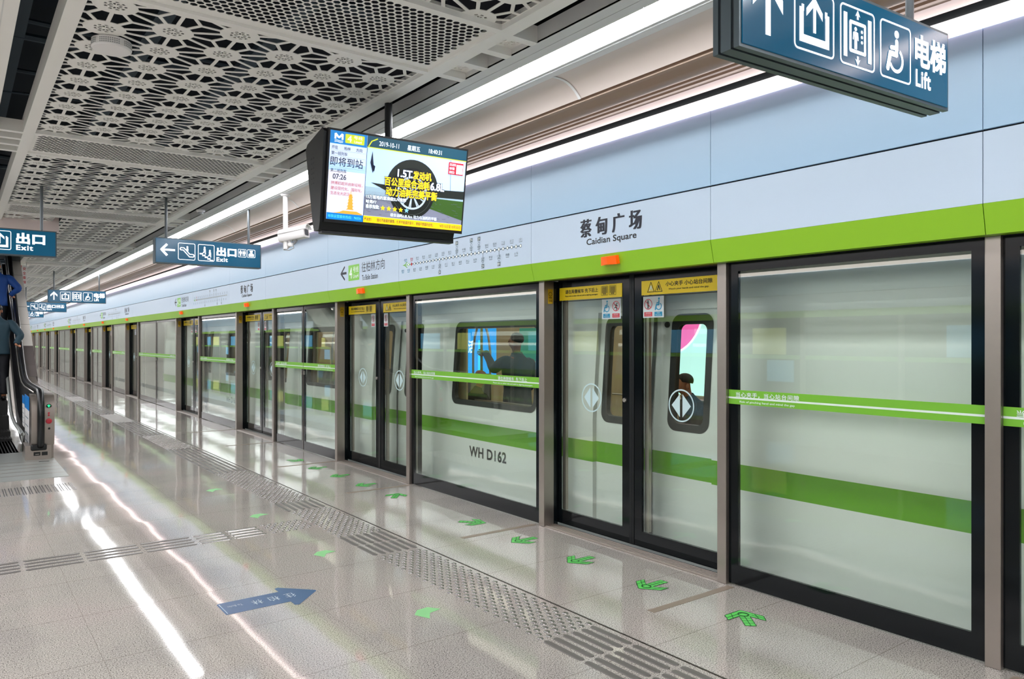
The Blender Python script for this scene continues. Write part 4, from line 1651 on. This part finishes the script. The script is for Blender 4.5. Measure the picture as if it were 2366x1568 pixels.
r = empty('smoke_detector', (2.62, 10.4, ZC))
d = MB()
d.lathe((0, 0, 0), [(.055, 0), (.055, -.018), (.048, -.026), (.03, -.03)], WHITE_PL, 24)
d.build('base', r, True, angle=40)
d = MB()
d.lathe((0, 0, -.03), [(.032, 0), (.034, -.014), (.028, -.026), (.01, -.03)], GREY_PL, 24)
d.build('sensor', r, True, angle=40)
tag(r, 'small white smoke detector near the exit sign with escalator symbol', 'smoke detector')
# red and white hanging banner above the escalator
r = empty('hanging_banner', (1.22, 20, 2.9))
d = MB()
d.box(-.1, .0, -.01, .01, 0, .44, RED)
d.box(0, .1, -.01, .01, 0, .44, WHITE_PL)
F = Flat(d, (-.1, -.01, 0), (1, 0, 0), (0, 0, 1), .001)
F.text('安', .12, .18, .33, .4, RED, .01)
F.text('全', .12, .18, .23, .3, RED, .01)
F.text('乘', .12, .18, .13, .2, RED, .01)
F.text('梯', .12, .18, .03, .1, RED, .01)
d.build('banner_cloth', r)
d = MB()
d.tube([(-.09, 0, .44), (-.09, 0, .5)], .004, POLE, 6)
d.tube([(.09, 0, .44), (.09, 0, .5)], .004, POLE, 6)
d.build('hanger', r)
tag(r, 'small red and white vertical banner hanging by the escalator', 'banner')

# ------------------------------------------------------------------ train
XS = 4.55
ZP = [(-.9, 4.62), (-.35, 4.57), (0.0, XS), (.95, XS), (1.9, 4.62), (2.2, 4.655), (2.55, 4.76), (2.8, 5.05), (2.9, 5.5)]
def sx(z):
    for (z0, x0), (z1, x1) in zip(ZP, ZP[1:]):
        if z0 <= z <= z1:
            return x0 + (x1 - x0) * (z - z0) / (z1 - z0)
    return ZP[-1][1]
G0, G1 = .575, .757
WZ0, WZ1 = .94, 1.865
def rr(y0, y1, z0, z1, r, n=6):
    pts = []
    for cu, cv_, a in ((y1 - r, z1 - r, 0), (y0 + r, z1 - r, PI / 2), (y0 + r, z0 + r, PI), (y1 - r, z0 + r, 1.5 * PI)):
        for i in range(n + 1):
            t = a + PI / 2 * i / n
            pts.append((cu + r * math.cos(t), cv_ + r * math.sin(t)))
    return pts
def win(root, y0, y1, z0, z1, off, r=.1, t=.055, name='window_frame', mx=TRAIN_DK):
    d = MB()
    a = rr(y0, y1, z0, z1, r)
    c = rr(y0 + t, y1 - t, z0 + t, z1 - t * 1.4, max(.02, r - t * .6))
    n = len(a)
    vs = [(sx(z) + off, y, z) for y, z in a] + [(sx(z) + off, y, z) for y, z in c] + [(sx(z) + off + .05, y, z) for y, z in c]
    d.add(vs, [[i, (i + 1) % n, n + (i + 1) % n, n + i] for i in range(n)] + [[n + i, n + (i + 1) % n, 2 * n + (i + 1) % n, 2 * n + i] for i in range(n)], mx)
    fr = d.build(name, root)
    g = MB()
    g.add([(sx(z) + off + .012, y, z) for y, z in c], [list(range(n))], CAR_GLASS)
    g.build('window_glass', fr)
    return fr
def side_strip(d, y0, y1, zs, off=0.0, skip=None):
    for z0, z1 in zip(zs, zs[1:]):
        if skip and skip(z0, z1):
            continue
        m = TRAIN_G if (z0 >= G0 - 1e-6 and z1 <= G1 + 1e-6) else TRAIN_W
        d.quad((sx(z0) + off, y1, z0), (sx(z0) + off, y0, z0), (sx(z1) + off, y0, z1), (sx(z1) + off, y1, z1), m)
ZS = [-.9, -.35, 0, G0, G1, .95, .975, 1.4, 1.82, 1.9, 2.2, 2.55, 2.8, 2.9]
def car(cy0, cy1, doors, wins, text, label):
    r = empty('train_car', (0, 0, 0))
    d = MB()
    ev = sorted([(a, c, 'd') for a, c in doors] + [(a, c, 'w') for a, c in wins])
    y = cy0
    hole = lambda z0, z1: z0 >= .97 and z1 <= 1.83
    for a, c, t in ev:
        side_strip(d, y, a, ZS)
        if t == 'w':
            e = .03
            side_strip(d, a, a + e, ZS)
            side_strip(d, c - e, c, ZS)
            side_strip(d, a + e, c - e, ZS, 0, hole)
        else:
            side_strip(d, a, c, [z for z in ZS if z >= 1.9])
            side_strip(d, a, c, [-.9, -.35, 0])
            zz = [0, G0, G1, .95, 1.9]
            for yy in (a, c):
                for z0, z1 in zip(zz, zz[1:]):
                    m = TRAIN_G if z0 == G0 else JAMB
                    d.quad((sx(z0), yy, z0), (sx(z0) + .07, yy, z0), (sx(z1) + .07, yy, z1), (sx(z1), yy, z1), m)
            d.quad((sx(1.9), a, 1.9), (sx(1.9), c, 1.9), (sx(1.9) + .07, c, 1.9), (sx(1.9) + .07, a, 1.9), JAMB)
        y = c
    side_strip(d, y, cy1, ZS)
    F = Flat(d, (XS, 0, 0), UX, UY, .002)
    for (ty, s) in text:
        F.text(s, -ty, -ty + .685, .385, .5, TRAIN_DK, .018, 1, 1.06)
    # far side, roof and ends
    for yy in (cy0, cy1):
        d.box(XS + .02, 7.3, yy - .01, yy + .01, -.3, 2.85, TRAIN_W)
    d.box(5.3, 6.7, cy0, cy1, 2.86, 2.92, TRAIN_W)
    # tapering cab end
    for (ya, oa), (yb, ob) in (((cy1, 0), (cy1 + .7, .12)), ((cy1 + .7, .12), (cy1 + 1.3, .5)), ((cy1 + 1.3, .5), (cy1 + 1.6, 1.3))):
        for z0, z1 in zip(ZS, ZS[1:]):
            m = TRAIN_G if z0 == G0 else (TRAIN_DK if .97 < z0 < 1.85 and oa >= .12 else TRAIN_W)
            d.quad((sx(z0) + ob, yb, z0), (sx(z0) + oa, ya, z0), (sx(z1) + oa, ya, z1), (sx(z1) + ob, yb, z1), m)
    d.build('body_shell', r)
    for a, c in wins:
        win(r, a, c, WZ0, WZ1, -.004)
    for a, c in doors:
        mid = (a + c) / 2
        for s, (p0, p1) in ((1, (a, mid)), (-1, (mid, c))):
            q = MB()
            w0, w1 = (p0 + .06, p0 + .475) if s > 0 else (p1 - .475, p1 - .06)
            zz = [0, G0, G1, .95, .975, 1.4, 1.82, 1.9]
            OFF = .045
            side_strip(q, p0, w0 + .03, zz, OFF)
            side_strip(q, w1 - .03, p1, zz, OFF)
            side_strip(q, w0 + .03, w1 - .03, zz, OFF, hole)
            leaf = q.build('car_door_leaf', r)
            win(leaf, w0, w1, WZ0 - .005, WZ1, OFF - .003, .09, .06)
        q = MB()
        q.add([(sx(z) + .04, yy, z) for z in (0.0, .95, 1.9) for yy in (mid - .018, mid + .018)], [[0, 1, 3, 2], [2, 3, 5, 4]], TRAIN_DK)
        q.build('door_seal', r)
        q = MB()
        q.lathe((sx(1.75) + .03, mid - .13, 1.78), [(.022, 0), (.024, .006), (.024, .02)], TRAIN_DK, 14, 'x')
        q.build('door_button', r)
    # interior
    q = MB()
    q.box(XS + .12, 7.3, cy0, cy1, -.05, 0, INT_FLOOR)
    q.build('interior_floor', r)
    q = MB()
    q.box(4.8, 7.2, cy0 + .02, cy1 - .02, 2.2, 2.24, WHITE_PAINT)
    q.build('interior_ceiling', r)
    for x in (5.35, 6.5):
        q = MB()
        q.box(x - .16, x + .16, cy0 + .3, cy1 - .3, 2.18, 2.2, INT_LIGHT)
        q.build('interior_lamp', r)
    q = MB()
    y = cy0
    for a, c in wins:
        q.box(7.24, 7.3, y, a + .04, 0, 2.2, INT_BEIGE)
        q.box(7.24, 7.3, a + .04, c - .04, 0, .98, INT_BEIGE)
        q.box(7.24, 7.3, a + .04, c - .04, 1.86, 2.2, INT_BEIGE)
        y = c - .04
    q.box(7.24, 7.3, y, cy1, 0, 2.2, INT_BEIGE)
    # inner lining of the near side, pierced by the same openings
    ev2 = sorted([(a + .05, c - .05) for a, c in wins] + [((a + c) / 2 + o0, (a + c) / 2 + o1) for a, c in doors for o0, o1 in ((-.6, -.17), (.17, .6))])
    y = cy0
    for a, c in ev2:
        q.box(4.72, 4.74, y, a, 0, 2.2, INT_BEIGE)
        q.box(4.72, 4.74, a, c, 0, .97, INT_BEIGE)
        q.box(4.72, 4.74, a, c, 1.83, 2.2, INT_BEIGE)
        y = c
    q.box(4.72, 4.74, y, cy1, 0, 2.2, INT_BEIGE)
    q.build('interior_lining', r)
    for a, c in wins:
        for x0, x1 in ((4.76, 5.2), (6.78, 7.22)):
            q = MB()
            q.bbox(x0, x1, a - .3, c + .3, .36, .44, SEATM, .02)
            q.build('bench_seat', r)
    tag(r, label, 'train car')
    return r
TD = [(3.6, 4.9), (7.98, 9.28), (12.53, 13.83), (17.2, 18.5)]
TW = [(1.35 - 3.3, 1.35 - 1.9), (5.7, 7.25), (10.1, 11.65), (14.65, 16.1)]
TW = TW[1:]
TXTS = [(6.88, 'WH D162'), (16.04, 'WH D162')]
car1 = car(-1.2, 21.8, TD, TW, TXTS, 'white metro train car with green stripe standing behind the glass doors')
# interior fittings belonging to the nearest car
def grab(x, y):
    q = MB()
    q.tube([(x, y, 0), (x, y, 2.2)], .018, POLEY, 10)
    for s in (-1, 1):
        q.tube([(x, y + s * .02, 2.15), (x, y + s * .05, 1.95), (x, y + s * .16, 1.7), (x, y + s * .2, 1.5), (x, y + s * .2, .6), (x, y + s * .1, .3), (x, y, .2)], .016, STEEL2, 10)
    q.build('grab_pole', car1, True)
grab(5.6, 8.18)
grab(5.7, 4.3)
grab(5.7, 13.1)
q = MB()
for yy in (7.5, 9.6, 3.2, 5.4, 11.9):
    q.box(4.78, 5.25, yy - .01, yy + .01, .35, 1.25, mat('draft screen', (150, 150, 152), .3))
q.build('draft_screen', car1)
q = MB()
for x in (5.3, 6.55):
    q.tube([(x, -.8, 1.87), (x, 20.3, 1.87)], .016, STEEL2, 8)
    q.tube([(7.0 if x > 6 else 4.95, 5.4, .95), (7.0 if x > 6 else 4.95, 7.4, .95)], .014, STEEL2, 8)
q.build('overhead_rail', car1)
q = MB()
F = Flat(q, (7.238, 9.5, 1.05), UX, UY, .002)
F.rect(0, .55, 0, .8, em('interior poster green', (52, 140, 120), .5))
F.rect(0, .55, 0, .28, em('interior poster tan', (196, 170, 140), .5), 2)
F.text('安全文明乘车', .08, .48, .16, .24, INK, 0, 3)
q.build('interior_poster', car1)
# advertising boxes on the tunnel wall beyond the train
def advert(y0, y1, z0, z1, kind, label):
    r = empty('advertising_light_box', (0, 0, 0))
    q = MB()
    q.box(7.6, 7.7, y0 - .05, y1 + .05, z0 - .05, z1 + .05, DARKMETAL)
    q.build('casing', r)
    q = MB()
    F = Flat(q, (7.598, y1, z0), UX, UY, .002)
    w, h = y1 - y0, z1 - z0
    if kind == 'blue':
        F.rect(0, w, 0, h, em('advert blue', (40, 150, 230), 1.2))
        cy2 = em('advert cyan', (60, 200, 245), 1.3)
        F.rect(w * .3, w * .36, h * .05, h * .5, cy2, 2)
        F.rect(w * .38, w * .46, h * .05, h * .4, cy2, 2)
        F.rect(w * .62, w * .68, 0, h * .8, cy2, 2)
        F.text('享美好新生活', w * .06, w * .56, h * .66, h * .8, em('advert white', (240, 248, 255), 1.2), .01, 3)
    else:
        F.rect(0, w, 0, h, em('advert pale cyan', (190, 232, 232), 1.1))
        wh = em('advert white', (240, 248, 255), 1.2)
        for cc, rr_, m_, kk in ((w * .295, h * .37, wh, 2), (w * .295, h * .355, em('advert pink', (244, 100, 176), 1.1), 3), (w * .3, h * .12, wh, 4)):
            pts = [(cc + rr_ * math.cos(2 * PI * i / 40), min(h, h * 1.05 + rr_ * math.sin(2 * PI * i / 40))) for i in range(41)]
            F.poly([p for p in pts if p[1] < h - 1e-6] + [(cc + rr_ * .99, h), (cc - rr_ * .99, h)] if False else pts, m_, kk)
    q.build('lit_face', r)
    tag(r, label, 'advertising box')
advert(10.35, 12.6, .3, 2.0, 'blue', 'blue lit advert seen through the train windows behind the standing man')
advert(5.2, 7.4, .3, 2.0, 'pink', 'pale cyan and pink lit advert seen through the nearest train door window')
advert(30, 36, .5, 2.2, 'pale', 'pale lit advert on the tunnel wall beyond the end of the train')
advert(15.0, 16.6, .3, 2.0, 'pale', 'pale cyan lit advert beyond the farther windows of the nearest car')

# ------------------------------------------------------------------ escalator
def esc():
    r = empty('escalator', (0, 0, 0))
    rail = [(12.34, .175), (12.22, .19), (12.16, .26), (12.135, .4), (12.13, .6), (12.15, .78), (12.21, .89), (12.32, .945), (12.5, .96), (13.4, .96), (14.2, .965), (14.8, 1.0), (15.2, 1.09), (15.6, 1.27), (16.2, 1.61), (17.2, 2.18), (18.4, 2.87), (19.6, 3.55), (20.4, 4.0)]
    for X in (.965, -.28):
        d = MB()
        d.tube([(X, y, z) for y, z in rail], .034, RUBBER, 12, True, 1.25)
        d.build('handrail', r, True)
        d = MB()
        d.tube([(X - .06, y, z - .035) for y, z in rail[8:]], .012, STEEL2, 8)
        d.build('rail_trim', r, True)
    # balustrade glass on dark core
    def strip(x0, x1, lo, hi, m, name, ys=None, nm=None):
        d = MB()
        pr = rail[7:] if ys is None else ys
        top = [(y, z + hi) for y, z in pr]
        bot = [(y, max(0, z + lo)) for y, z in pr][::-1]
        d.extrude_x(top + bot, x0, x1, m)
        return d.build(name, r)
    strip(.93, .945, -.9, -.03, ESC_BLACK, 'balustrade')
    strip(-.26, -.245, -.9, -.03, ESC_BLACK, 'balustrade')
    # inner skirt
    strip(.87, .93, -.95, -.62, ESC_BLACK, 'skirt')
    d = MB()
    d.tube([(.775, y, max(.1, z - .62)) for y, z in [(12.62, .70)] + rail[8:]], .026, PLATE, 10)
    d.build('skirt_trim', r, True)
    # outer deck
    segs = [(rail[7:11], STEEL, 'outer_deck'), (rail[10:13], STEEL, 'outer_deck'), (rail[12:15], STONE_D, 'deck_inset'), (rail[14:], STONE, 'deck_cladding')]
    for ys, m, nm in segs:
        d = MB()
        top = [(y, z - .05) for y, z in ys]
        d.extrude_x(top + [(y, 0 if y < 15 else max(0, z - .6)) for y, z in ys][::-1], 1.0, 1.13 if m is STEEL else 1.16, m)
        d.build(nm, r)
    d = MB()
    for i in range(7):
        y = 16.9 + i * .62
        z = 1.61 + (y - 16.2) * .573 - .05
        d.box(1.0, 1.161, y, y + .006, z - .02, z + .002, STONE_D)
    d.build('cladding_joint', r)
    # newel front, base box
    d = MB()
    pr = [(12.25, .2), (12.215, .3), (12.2, .4), (12.19, .55), (12.192, .65), (12.2, .74), (12.22, .81), (12.25, .86), (12.3, .89), (12.37, .9), (12.6, .9), (12.6, .2)]
    d.extrude_x(pr, .857, .925, STEEL)
    d.extrude_x(pr, 1.005, 1.13, STEEL)
    d.build('newel_casing', r, True, angle=30)
    d = MB()
    d.bbox(.785, 1.1, 12.24, 12.75, 0, .2, STEEL, .004)
    F = Flat(d, (.785, 12.24, 0), (1, 0, 0), (0, 0, 1), .001)
    F.rect(.1, .18, .06, .11, BLACK)
    F.rect(.195, .265, .058, .108, BLACK)
    F.rect(.12, .165, .075, .082, STEEL2, 2)
    d.build('base_box', r)
    d = MB()
    d.bbox(.85, 1.04, 12.21, 12.3, .13, .215, BLACK, .02)
    d.build('handrail_inlet', r)
    d = MB()
    F = Flat(d, (1.005, 12.186, 0), (1, 0, 0), (0, 0, 1), .002)
    F.circle(.055, .745, .034, BLACK, 1, 24, .8)
    gl = em('escalator green arrow', (30, 230, 140), 1.2)
    F.rect(.047, .063, .728, .75, gl, 2)
    F.poly([(.032, .748), (.078, .748), (.055, .765)], gl, 2)
    d.build('direction_light', r)
    d = MB()
    d.lathe((1.06, 12.185, .535), [(.038, 0), (.036, -.012), (.02, -.016)], RED, 24, 'y')
    d.lathe((1.06, 12.188, .615), [(.012, 0), (.01, -.003)], RED, 14, 'y')
    d.lathe((1.06, 12.188, .645), [(.013, 0), (.01, -.003)], RED, 14, 'y')
    d.build('stop_button', r)
    d = MB()
    d.lathe((1.065, 12.192, .43), [(.014, 0), (.012, -.005)], DARKMETAL, 14, 'y')
    d.build('key_switch', r)
    # safety notices on the inner face
    for (ya, yb, z0, z1, nm) in ((12.48, 13.3, .1, .86, 0), (13.36, 13.8, .35, .82, 1)):
        d = MB()
        F = Flat(d, (.853, yb, z0), (0, -1, 0), (0, 0, 1), .002)
        w, h = yb - ya, z1 - z0
        F.rrect(0, w, 0, h, .02, WHITE_PL)
        F.rect(0, w, h * .74, h, em('notice blue', (0, 120, 200), .1), 2)
        for i in range(4):
            F.rect(w * .15, w * .8, h * (.12 + i * .15), h * (.14 + i * .15), GREYINK, 2)
        d.build('safety_notice', r)
    # steps
    for i in range(16):
        y = 13.2 + i * .4
        z = 0.0 if y < 14.4 else min((y - 14.4) * .1, .12) if y < 15.2 else .12 + (y - 15.2) * .575
        d = MB()
        d.box(-.2, .77, y, y + .4, z - .23, z, ESC_STEP)
        for k in range(24):
            d.box(-.19 + k * .04, -.175 + k * .04, y, y + .4, z, z + .006, ESC_BLACK)
        d.build('step', r)
    d = MB()
    d.box(-.45, 1.13, 10.55, 13.2, 0, .004, PLATE)
    for i in range(5):
        d.box(-.45, 1.13, 10.9 + i * .3, 10.93 + i * .3, .004, .0046, STEEL)
    d.box(.93, 1.05, 12.0, 12.03, .004, .006, BLACK)
    d.build('landing_plate', r)
    tag(r, 'dark escalator rising at the left edge, with steel newel post', 'escalator')
esc()

# ------------------------------------------------------------------ people
def skin_mesh(name, pts, edges, m, parent=None, sub=2, root=0):
    """pts: list of (pos, radius or (rx, ry))"""
    me = bpy.data.meshes.new(name)
    me.from_pydata([p for p, _ in pts], edges, [])
    o = bpy.data.objects.new(name, me)
    COL.objects.link(o)
    md = o.modifiers.new('skin', 'SKIN')
    md.use_smooth_shade = True
    md.branch_smoothing = .6
    for i, (p, r) in enumerate(pts):
        sv = me.skin_vertices[0].data[i]
        sv.radius = r if isinstance(r, tuple) else (r, r)
        sv.use_root = (i == root)
    sb = o.modifiers.new('sub', 'SUBSURF')
    sb.levels = sb.render_levels = sub
    dg = bpy.context.evaluated_depsgraph_get()
    dg.update()
    nm = bpy.data.meshes.new_from_object(o.evaluated_get(dg))
    nm.name = name
    nm.materials.clear()
    nm.materials.append(m)
    nm.polygons.foreach_set('use_smooth', [True] * len(nm.polygons))
    bpy.data.objects.remove(o)
    o2 = bpy.data.objects.new(name, nm)
    COL.objects.link(o2)
    if parent:
        o2.parent = parent
    return o2
def V(*a):
    return Vector(a)
def person(loc, rz, label, J, jacket, trouser, skinm, hair_m, hair=True, grip=None, bald=False):
    """J: joint positions in local metres, +y is forward. grip: dict side -> (point, axis) the hand closes on"""
    r = empty('person', loc, rz)
    pts, ed = [], []
    def add(p, rad, link=None):
        pts.append((tuple(p), rad))
        if link is not None:
            ed.append((link, len(pts) - 1))
        return len(pts) - 1
    P = {k: Vector(v) for k, v in J.items()}
    pel = add(P['pelvis'], (.15, .11))
    sp = add(P['spine'], (.14, .1), pel)
    ch = add(P['chest'], (.15, .11), sp)
    nk = add(P['neck'], .056, ch)
    hd = P['head'] - P['neck']
    h0 = add(P['neck'] + hd * .45, .058, nk)
    fw = P['face'].normalized()
    h1 = add(P['head'] + fw * .012 - hd.normalized() * .03, (.098, .115), h0)
    h2 = add(P['head'] + hd.normalized() * .05, (.098, .115), h1)
    add(P['head'] + hd.normalized() * .1, .05, h2)
    ns = add(P['head'] + fw * .115 - hd.normalized() * .02, .016, h1)
    sd = fw.cross(hd.normalized())
    for s in ('l', 'r'):
        a = add(P['shoulder_' + s], .062, ch)
        e = add(P['elbow_' + s], .046, a)
        w = add(P['wrist_' + s], .03, e)
        # palm and fingers
        g = (grip or {}).get(s)
        d = (P['wrist_' + s] - P['elbow_' + s]).normalized()
        if g:
            gp, ax = Vector(g[0]), Vector(g[1]).normalized()
            d = (gp - P['wrist_' + s])
            d = (d - ax * d.dot(ax))
            L = d.length
            d.normalize()
        else:
            ax = Vector((0, 1, 0))
            ax = (ax - d * ax.dot(d)).normalized()
            L = .08
        nrm = ax.cross(d).normalized()
        sg = 1 if s == 'r' else -1
        palm = add(P['wrist_' + s] + d * .06, (.036, .018), w)
        for f in range(4):
            o0 = ax * ((f - 1.5) * .021)
            b0 = P['wrist_' + s] + d * (.085 if f in (1, 2) else .08) + o0
            k0 = add(b0, .0095, palm)
            ln = (.036, .042, .04, .03)[f]
            cu = 1.0 if g else .35
            k1 = add(b0 + d * ln * (.7 if g else 1) + nrm * ln * .5 * cu, .009, k0)
            k2 = add(b0 + d * ln * (.5 if g else 1.6) + nrm * ln * 1.3 * cu, .008, k1)
            add(b0 + d * ln * (-.1 if g else 2.1) + nrm * ln * 1.7 * cu, .007, k2)
        t0 = add(P['wrist_' + s] + d * .035 + ax * .036 * sg, .011, palm)
        t1 = add(P['wrist_' + s] + d * .06 + ax * .048 * sg + nrm * .02, .010, t0)
        add(P['wrist_' + s] + d * .08 + ax * .036 * sg + nrm * .045, .008, t1)
        hp = add(P['hip_' + s], .085, pel)
        kn = add(P['knee_' + s], .058, hp)
        an = add(P['ankle_' + s], .04, kn)
        tf = Vector(J.get('toe', (0, 1, 0))) if False else Vector((0, .13, -.035))
        add(P['ankle_' + s] + tf, .032, an)
    skin_mesh('body', pts, ed, skinm, r, 2, pel)
    def spline(cps, n=5):
        cps = [Vector(c) for c in cps]
        out = []
        for i in range(len(cps) - 1):
            p0, p1, p2, p3 = cps[max(i - 1, 0)], cps[i], cps[i + 1], cps[min(i + 2, len(cps) - 1)]
            for k in range(n):
                t = k / n
                out.append(.5 * (2 * p1 + (p2 - p0) * t + (2 * p0 - 5 * p1 + 4 * p2 - p3) * t * t + (3 * p1 - p0 - 3 * p2 + p3) * t ** 3))
        return out + [cps[-1]]
    def loft(q, rings, m, n=20):
        """rings: centre, half width, half depth, stacked along the spine"""
        vs, fs = [], []
        xs_ = (P['shoulder_r'] - P['shoulder_l']).normalized()
        for i, (c, rx, ry) in enumerate(rings):
            t = (Vector(rings[min(i + 1, len(rings) - 1)][0]) - Vector(rings[max(i - 1, 0)][0])).normalized()
            x_ = (xs_ - t * xs_.dot(t)).normalized()
            y_ = t.cross(x_)
            for k in range(n):
                a = 2 * PI * k / n
                ca, sa = math.cos(a), math.sin(a)
                ca, sa = math.copysign(abs(ca) ** .8, ca), math.copysign(abs(sa) ** .8, sa)
                vs.append(Vector(c) + x_ * rx * ca + y_ * ry * sa)
        for i in range(len(rings) - 1):
            for k in range(n):
                fs.append([i * n + k, i * n + (k + 1) % n, (i + 1) * n + (k + 1) % n, (i + 1) * n + k])
        fs.append(list(range(n))[::-1])
        q.add(vs, fs, m)
    q = MB()
    sp_ = spline([P['pelvis'] - V(0, 0, .12) * (0 if P['pelvis'].z < .7 else 1), P['pelvis'] + V(0, 0, .04), P['spine'], P['chest'], P['chest'].lerp(P['neck'], .55), P['neck'] - hd * .1, P['neck'] + hd * .22], 4)
    wid = [.2, .195, .19, .188, .186, .182, .18, .182, .186, .192, .2, .208, .214, .216, .214, .206, .196, .18, .158, .13, .105, .085, .072, .066, .064]
    dep = [.15, .146, .142, .14, .138, .136, .136, .138, .14, .143, .145, .146, .146, .144, .14, .134, .126, .116, .104, .093, .082, .074, .068, .064, .062]
    loft(q, [(c, wid[i], dep[i]) for i, c in enumerate(sp_)], jacket)
    for s in ('l', 'r'):
        sh, el, wr = P['shoulder_' + s], P['elbow_' + s], P['wrist_' + s]
        inn = sh.lerp(P['chest'], .35)
        pth = spline([inn + V(0, 0, -.03), sh + V(0, 0, -.03), sh.lerp(el, .5), el, el.lerp(wr, .5), el.lerp(wr, .93)], 5)
        n_ = len(pth)
        rad = [.07, .074, .077, .079, .08, .08, .079, .078, .077, .074, .072, .069, .066, .064, .063, .061, .059, .057, .055, .052, .05, .049, .048, .047, .047, .047]
        q.tube(pth, rad[:n_], jacket, 14)
    q.build('jacket', r, True)
    q = MB()
    for s in ('l', 'r'):
        hp, kn, an = P['hip_' + s], P['knee_' + s], P['ankle_' + s]
        pth = spline([P['pelvis'].lerp(hp, .55) + V(0, 0, .06), hp, hp.lerp(kn, .5), kn, kn.lerp(an, .5), an + (kn - an).normalized() * .03], 5)
        rad = [.115 - .0022 * i for i in range(len(pth))]
        q.tube(pth, rad, trouser, 14)
    q.build('trousers', r, True)
    for s in ('l', 'r'):
        q = MB()
        c = P['ankle_' + s] + V(0, .06, -.035)
        q.ball(c, .05, INK, 12, (.95, 2.5, .9))
        q.build('shoe', r, True)
    up = hd.normalized()
    # hair: a cap over the back and top of the skull
    if hair:
        q = MB()
        c = P['head'] + up * .018 - fw * .014
        fh = (fw - up * fw.dot(up)).normalized()
        vs, fs = [], []
        NU, NV = 14, 24
        for i in range(NU + 1):
            for j in range(NV):
                a = 2 * PI * j / NV
                front = math.cos(a)
                lim = 1.0 + (1 - front) * .56
                if bald:
                    lim *= .9
                th = lim * i / NU
                dv = up * math.cos(th) * .98 + (fh * math.cos(a) * (.98 if front > 0 else 1.12) + sd.normalized() * math.sin(a) * .95) * math.sin(th)
                vs.append(c + dv * (.097 - .014 * (i / NU) ** 3))
        for i in range(NU):
            for j in range(NV):
                fs.append([i * NV + j, i * NV + (j + 1) % NV, (i + 1) * NV + (j + 1) % NV, (i + 1) * NV + j])
        q.add(vs, fs, hair_m)
        q.build('hair', r, True)
    q = MB()
    for s in (-1, 1):
        q.ball(P['head'] + sd * .074 * s - up * .02 - fw * .01, .024, skinm, 10, (.5, .8, 1.2))
    q.build('ear', r, True)
    q = MB()
    for s in (-1, 1):
        q.ball(P['head'] + fw * .084 + sd * .032 * s + up * .01, .008, INK, 8)
    q.build('eye', r, True)
    q = MB()
    q.ball(P['head'] + fw * .08 - up * .058, .016, mat('lips', (150, 88, 80), .5), 8, (1, 1, .35))
    q.build('mouth', r, True)
    tag(r, label, 'person')
    return r
STAND = dict(pelvis=(0, 0, .95), spine=(0, .0, 1.14), chest=(0, .01, 1.32), neck=(0, .01, 1.47), head=(0, .03, 1.62), face=(0, 1, 0),
             shoulder_l=(-.19, 0, 1.39), elbow_l=(-.25, -.02, 1.12), wrist_l=(-.24, .08, .89), shoulder_r=(.19, 0, 1.39), elbow_r=(.25, -.02, 1.12), wrist_r=(.24, .08, .89),
             hip_l=(-.095, 0, .9), knee_l=(-.1, .03, .5), ankle_l=(-.1, 0, .085), hip_r=(.095, 0, .9), knee_r=(.1, .03, .5), ankle_r=(.1, 0, .085))
def pose(**k):
    d = dict(STAND)
    d.update(k)
    return d
# escalator riders (seen from behind)
def railz(y):
    return 1.61 + (y - 16.2) * .573
zs = .12 + (16.0 - 15.2) * .575
px, py = .62, 16.2
hy = 16.05
g = (.965 - px, hy - py, railz(hy) + .03 - zs)
person((px, py, zs), 0, 'person in a teal jacket on the escalator, one hand on the handrail',
       pose(shoulder_r=(.2, 0, 1.4), elbow_r=(.34, -.12, 1.17), wrist_r=(g[0] - .075, g[1] - .03, g[2] + .03)), TEAL, TROUSER, SKIN, HAIR, True,
       {'r': (g, (0, 1, .57))})
zs = .12 + (17.6 - 15.2) * .575
px, py = .66, 17.7
hy = 17.72
g = (.965 - px, hy - py, railz(hy) + .03 - zs)
person((px, py, zs), 0, 'person in a blue coat higher up the escalator, hand on the handrail',
       pose(shoulder_r=(.2, 0, 1.4), elbow_r=(.36, -.1, 1.18), wrist_r=(g[0] - .075, g[1] - .03, g[2] + .03)), ROYAL, TROUSER, SKIN, HAIR, True,
       {'r': (g, (0, 1, .57))})
# passengers in the train
px, py = 5.62, 7.42
g = (5.6 - px, 8.18 - py, 1.5)
person((px, py, 0), 0, 'standing person in a slate jacket holding a pole inside the train',
       pose(head=(-.01, .02, 1.64), face=(-.2, 1, -.05), shoulder_l=(-.2, -.04, 1.42), elbow_l=(-.16, .28, 1.3), wrist_l=(g[0] + .0, g[1] - .09, g[2]),
            elbow_r=(.25, .05, 1.1), wrist_r=(.2, .2, .95)), DKJACKET, TROUSER, SKIN_D, HAIR, True, {'l': (g, (0, 0, 1))})
SIT = dict(STAND, pelvis=(0, 0, .56), spine=(0, .02, .74), chest=(0, .04, .92), neck=(0, .07, 1.06), head=(0, .12, 1.2), face=(0, 1, -.25),
           shoulder_l=(-.19, .03, .99), elbow_l=(-.24, .08, .74), wrist_l=(-.1, .3, .68), shoulder_r=(.19, .03, .99), elbow_r=(.24, .08, .74), wrist_r=(.1, .3, .68),
           hip_l=(-.1, .05, .54), knee_l=(-.12, .46, .52), ankle_l=(-.12, .44, .085), hip_r=(.1, .05, .54), knee_r=(.12, .46, .52), ankle_r=(.12, .44, .085))
person((5.0, 7.52, 0), -PI / 2, 'seated person with a shaved head in the first train window, below the standing passenger', SIT, BRJACKET, TROUSER, SKIN, HAIR, False)
person((6.15, 5.08, 0), PI / 2 - .5, 'seated person in dark clothes behind the nearest train door window', SIT, BRJACKET, TROUSER, SKIN, HAIR, True)
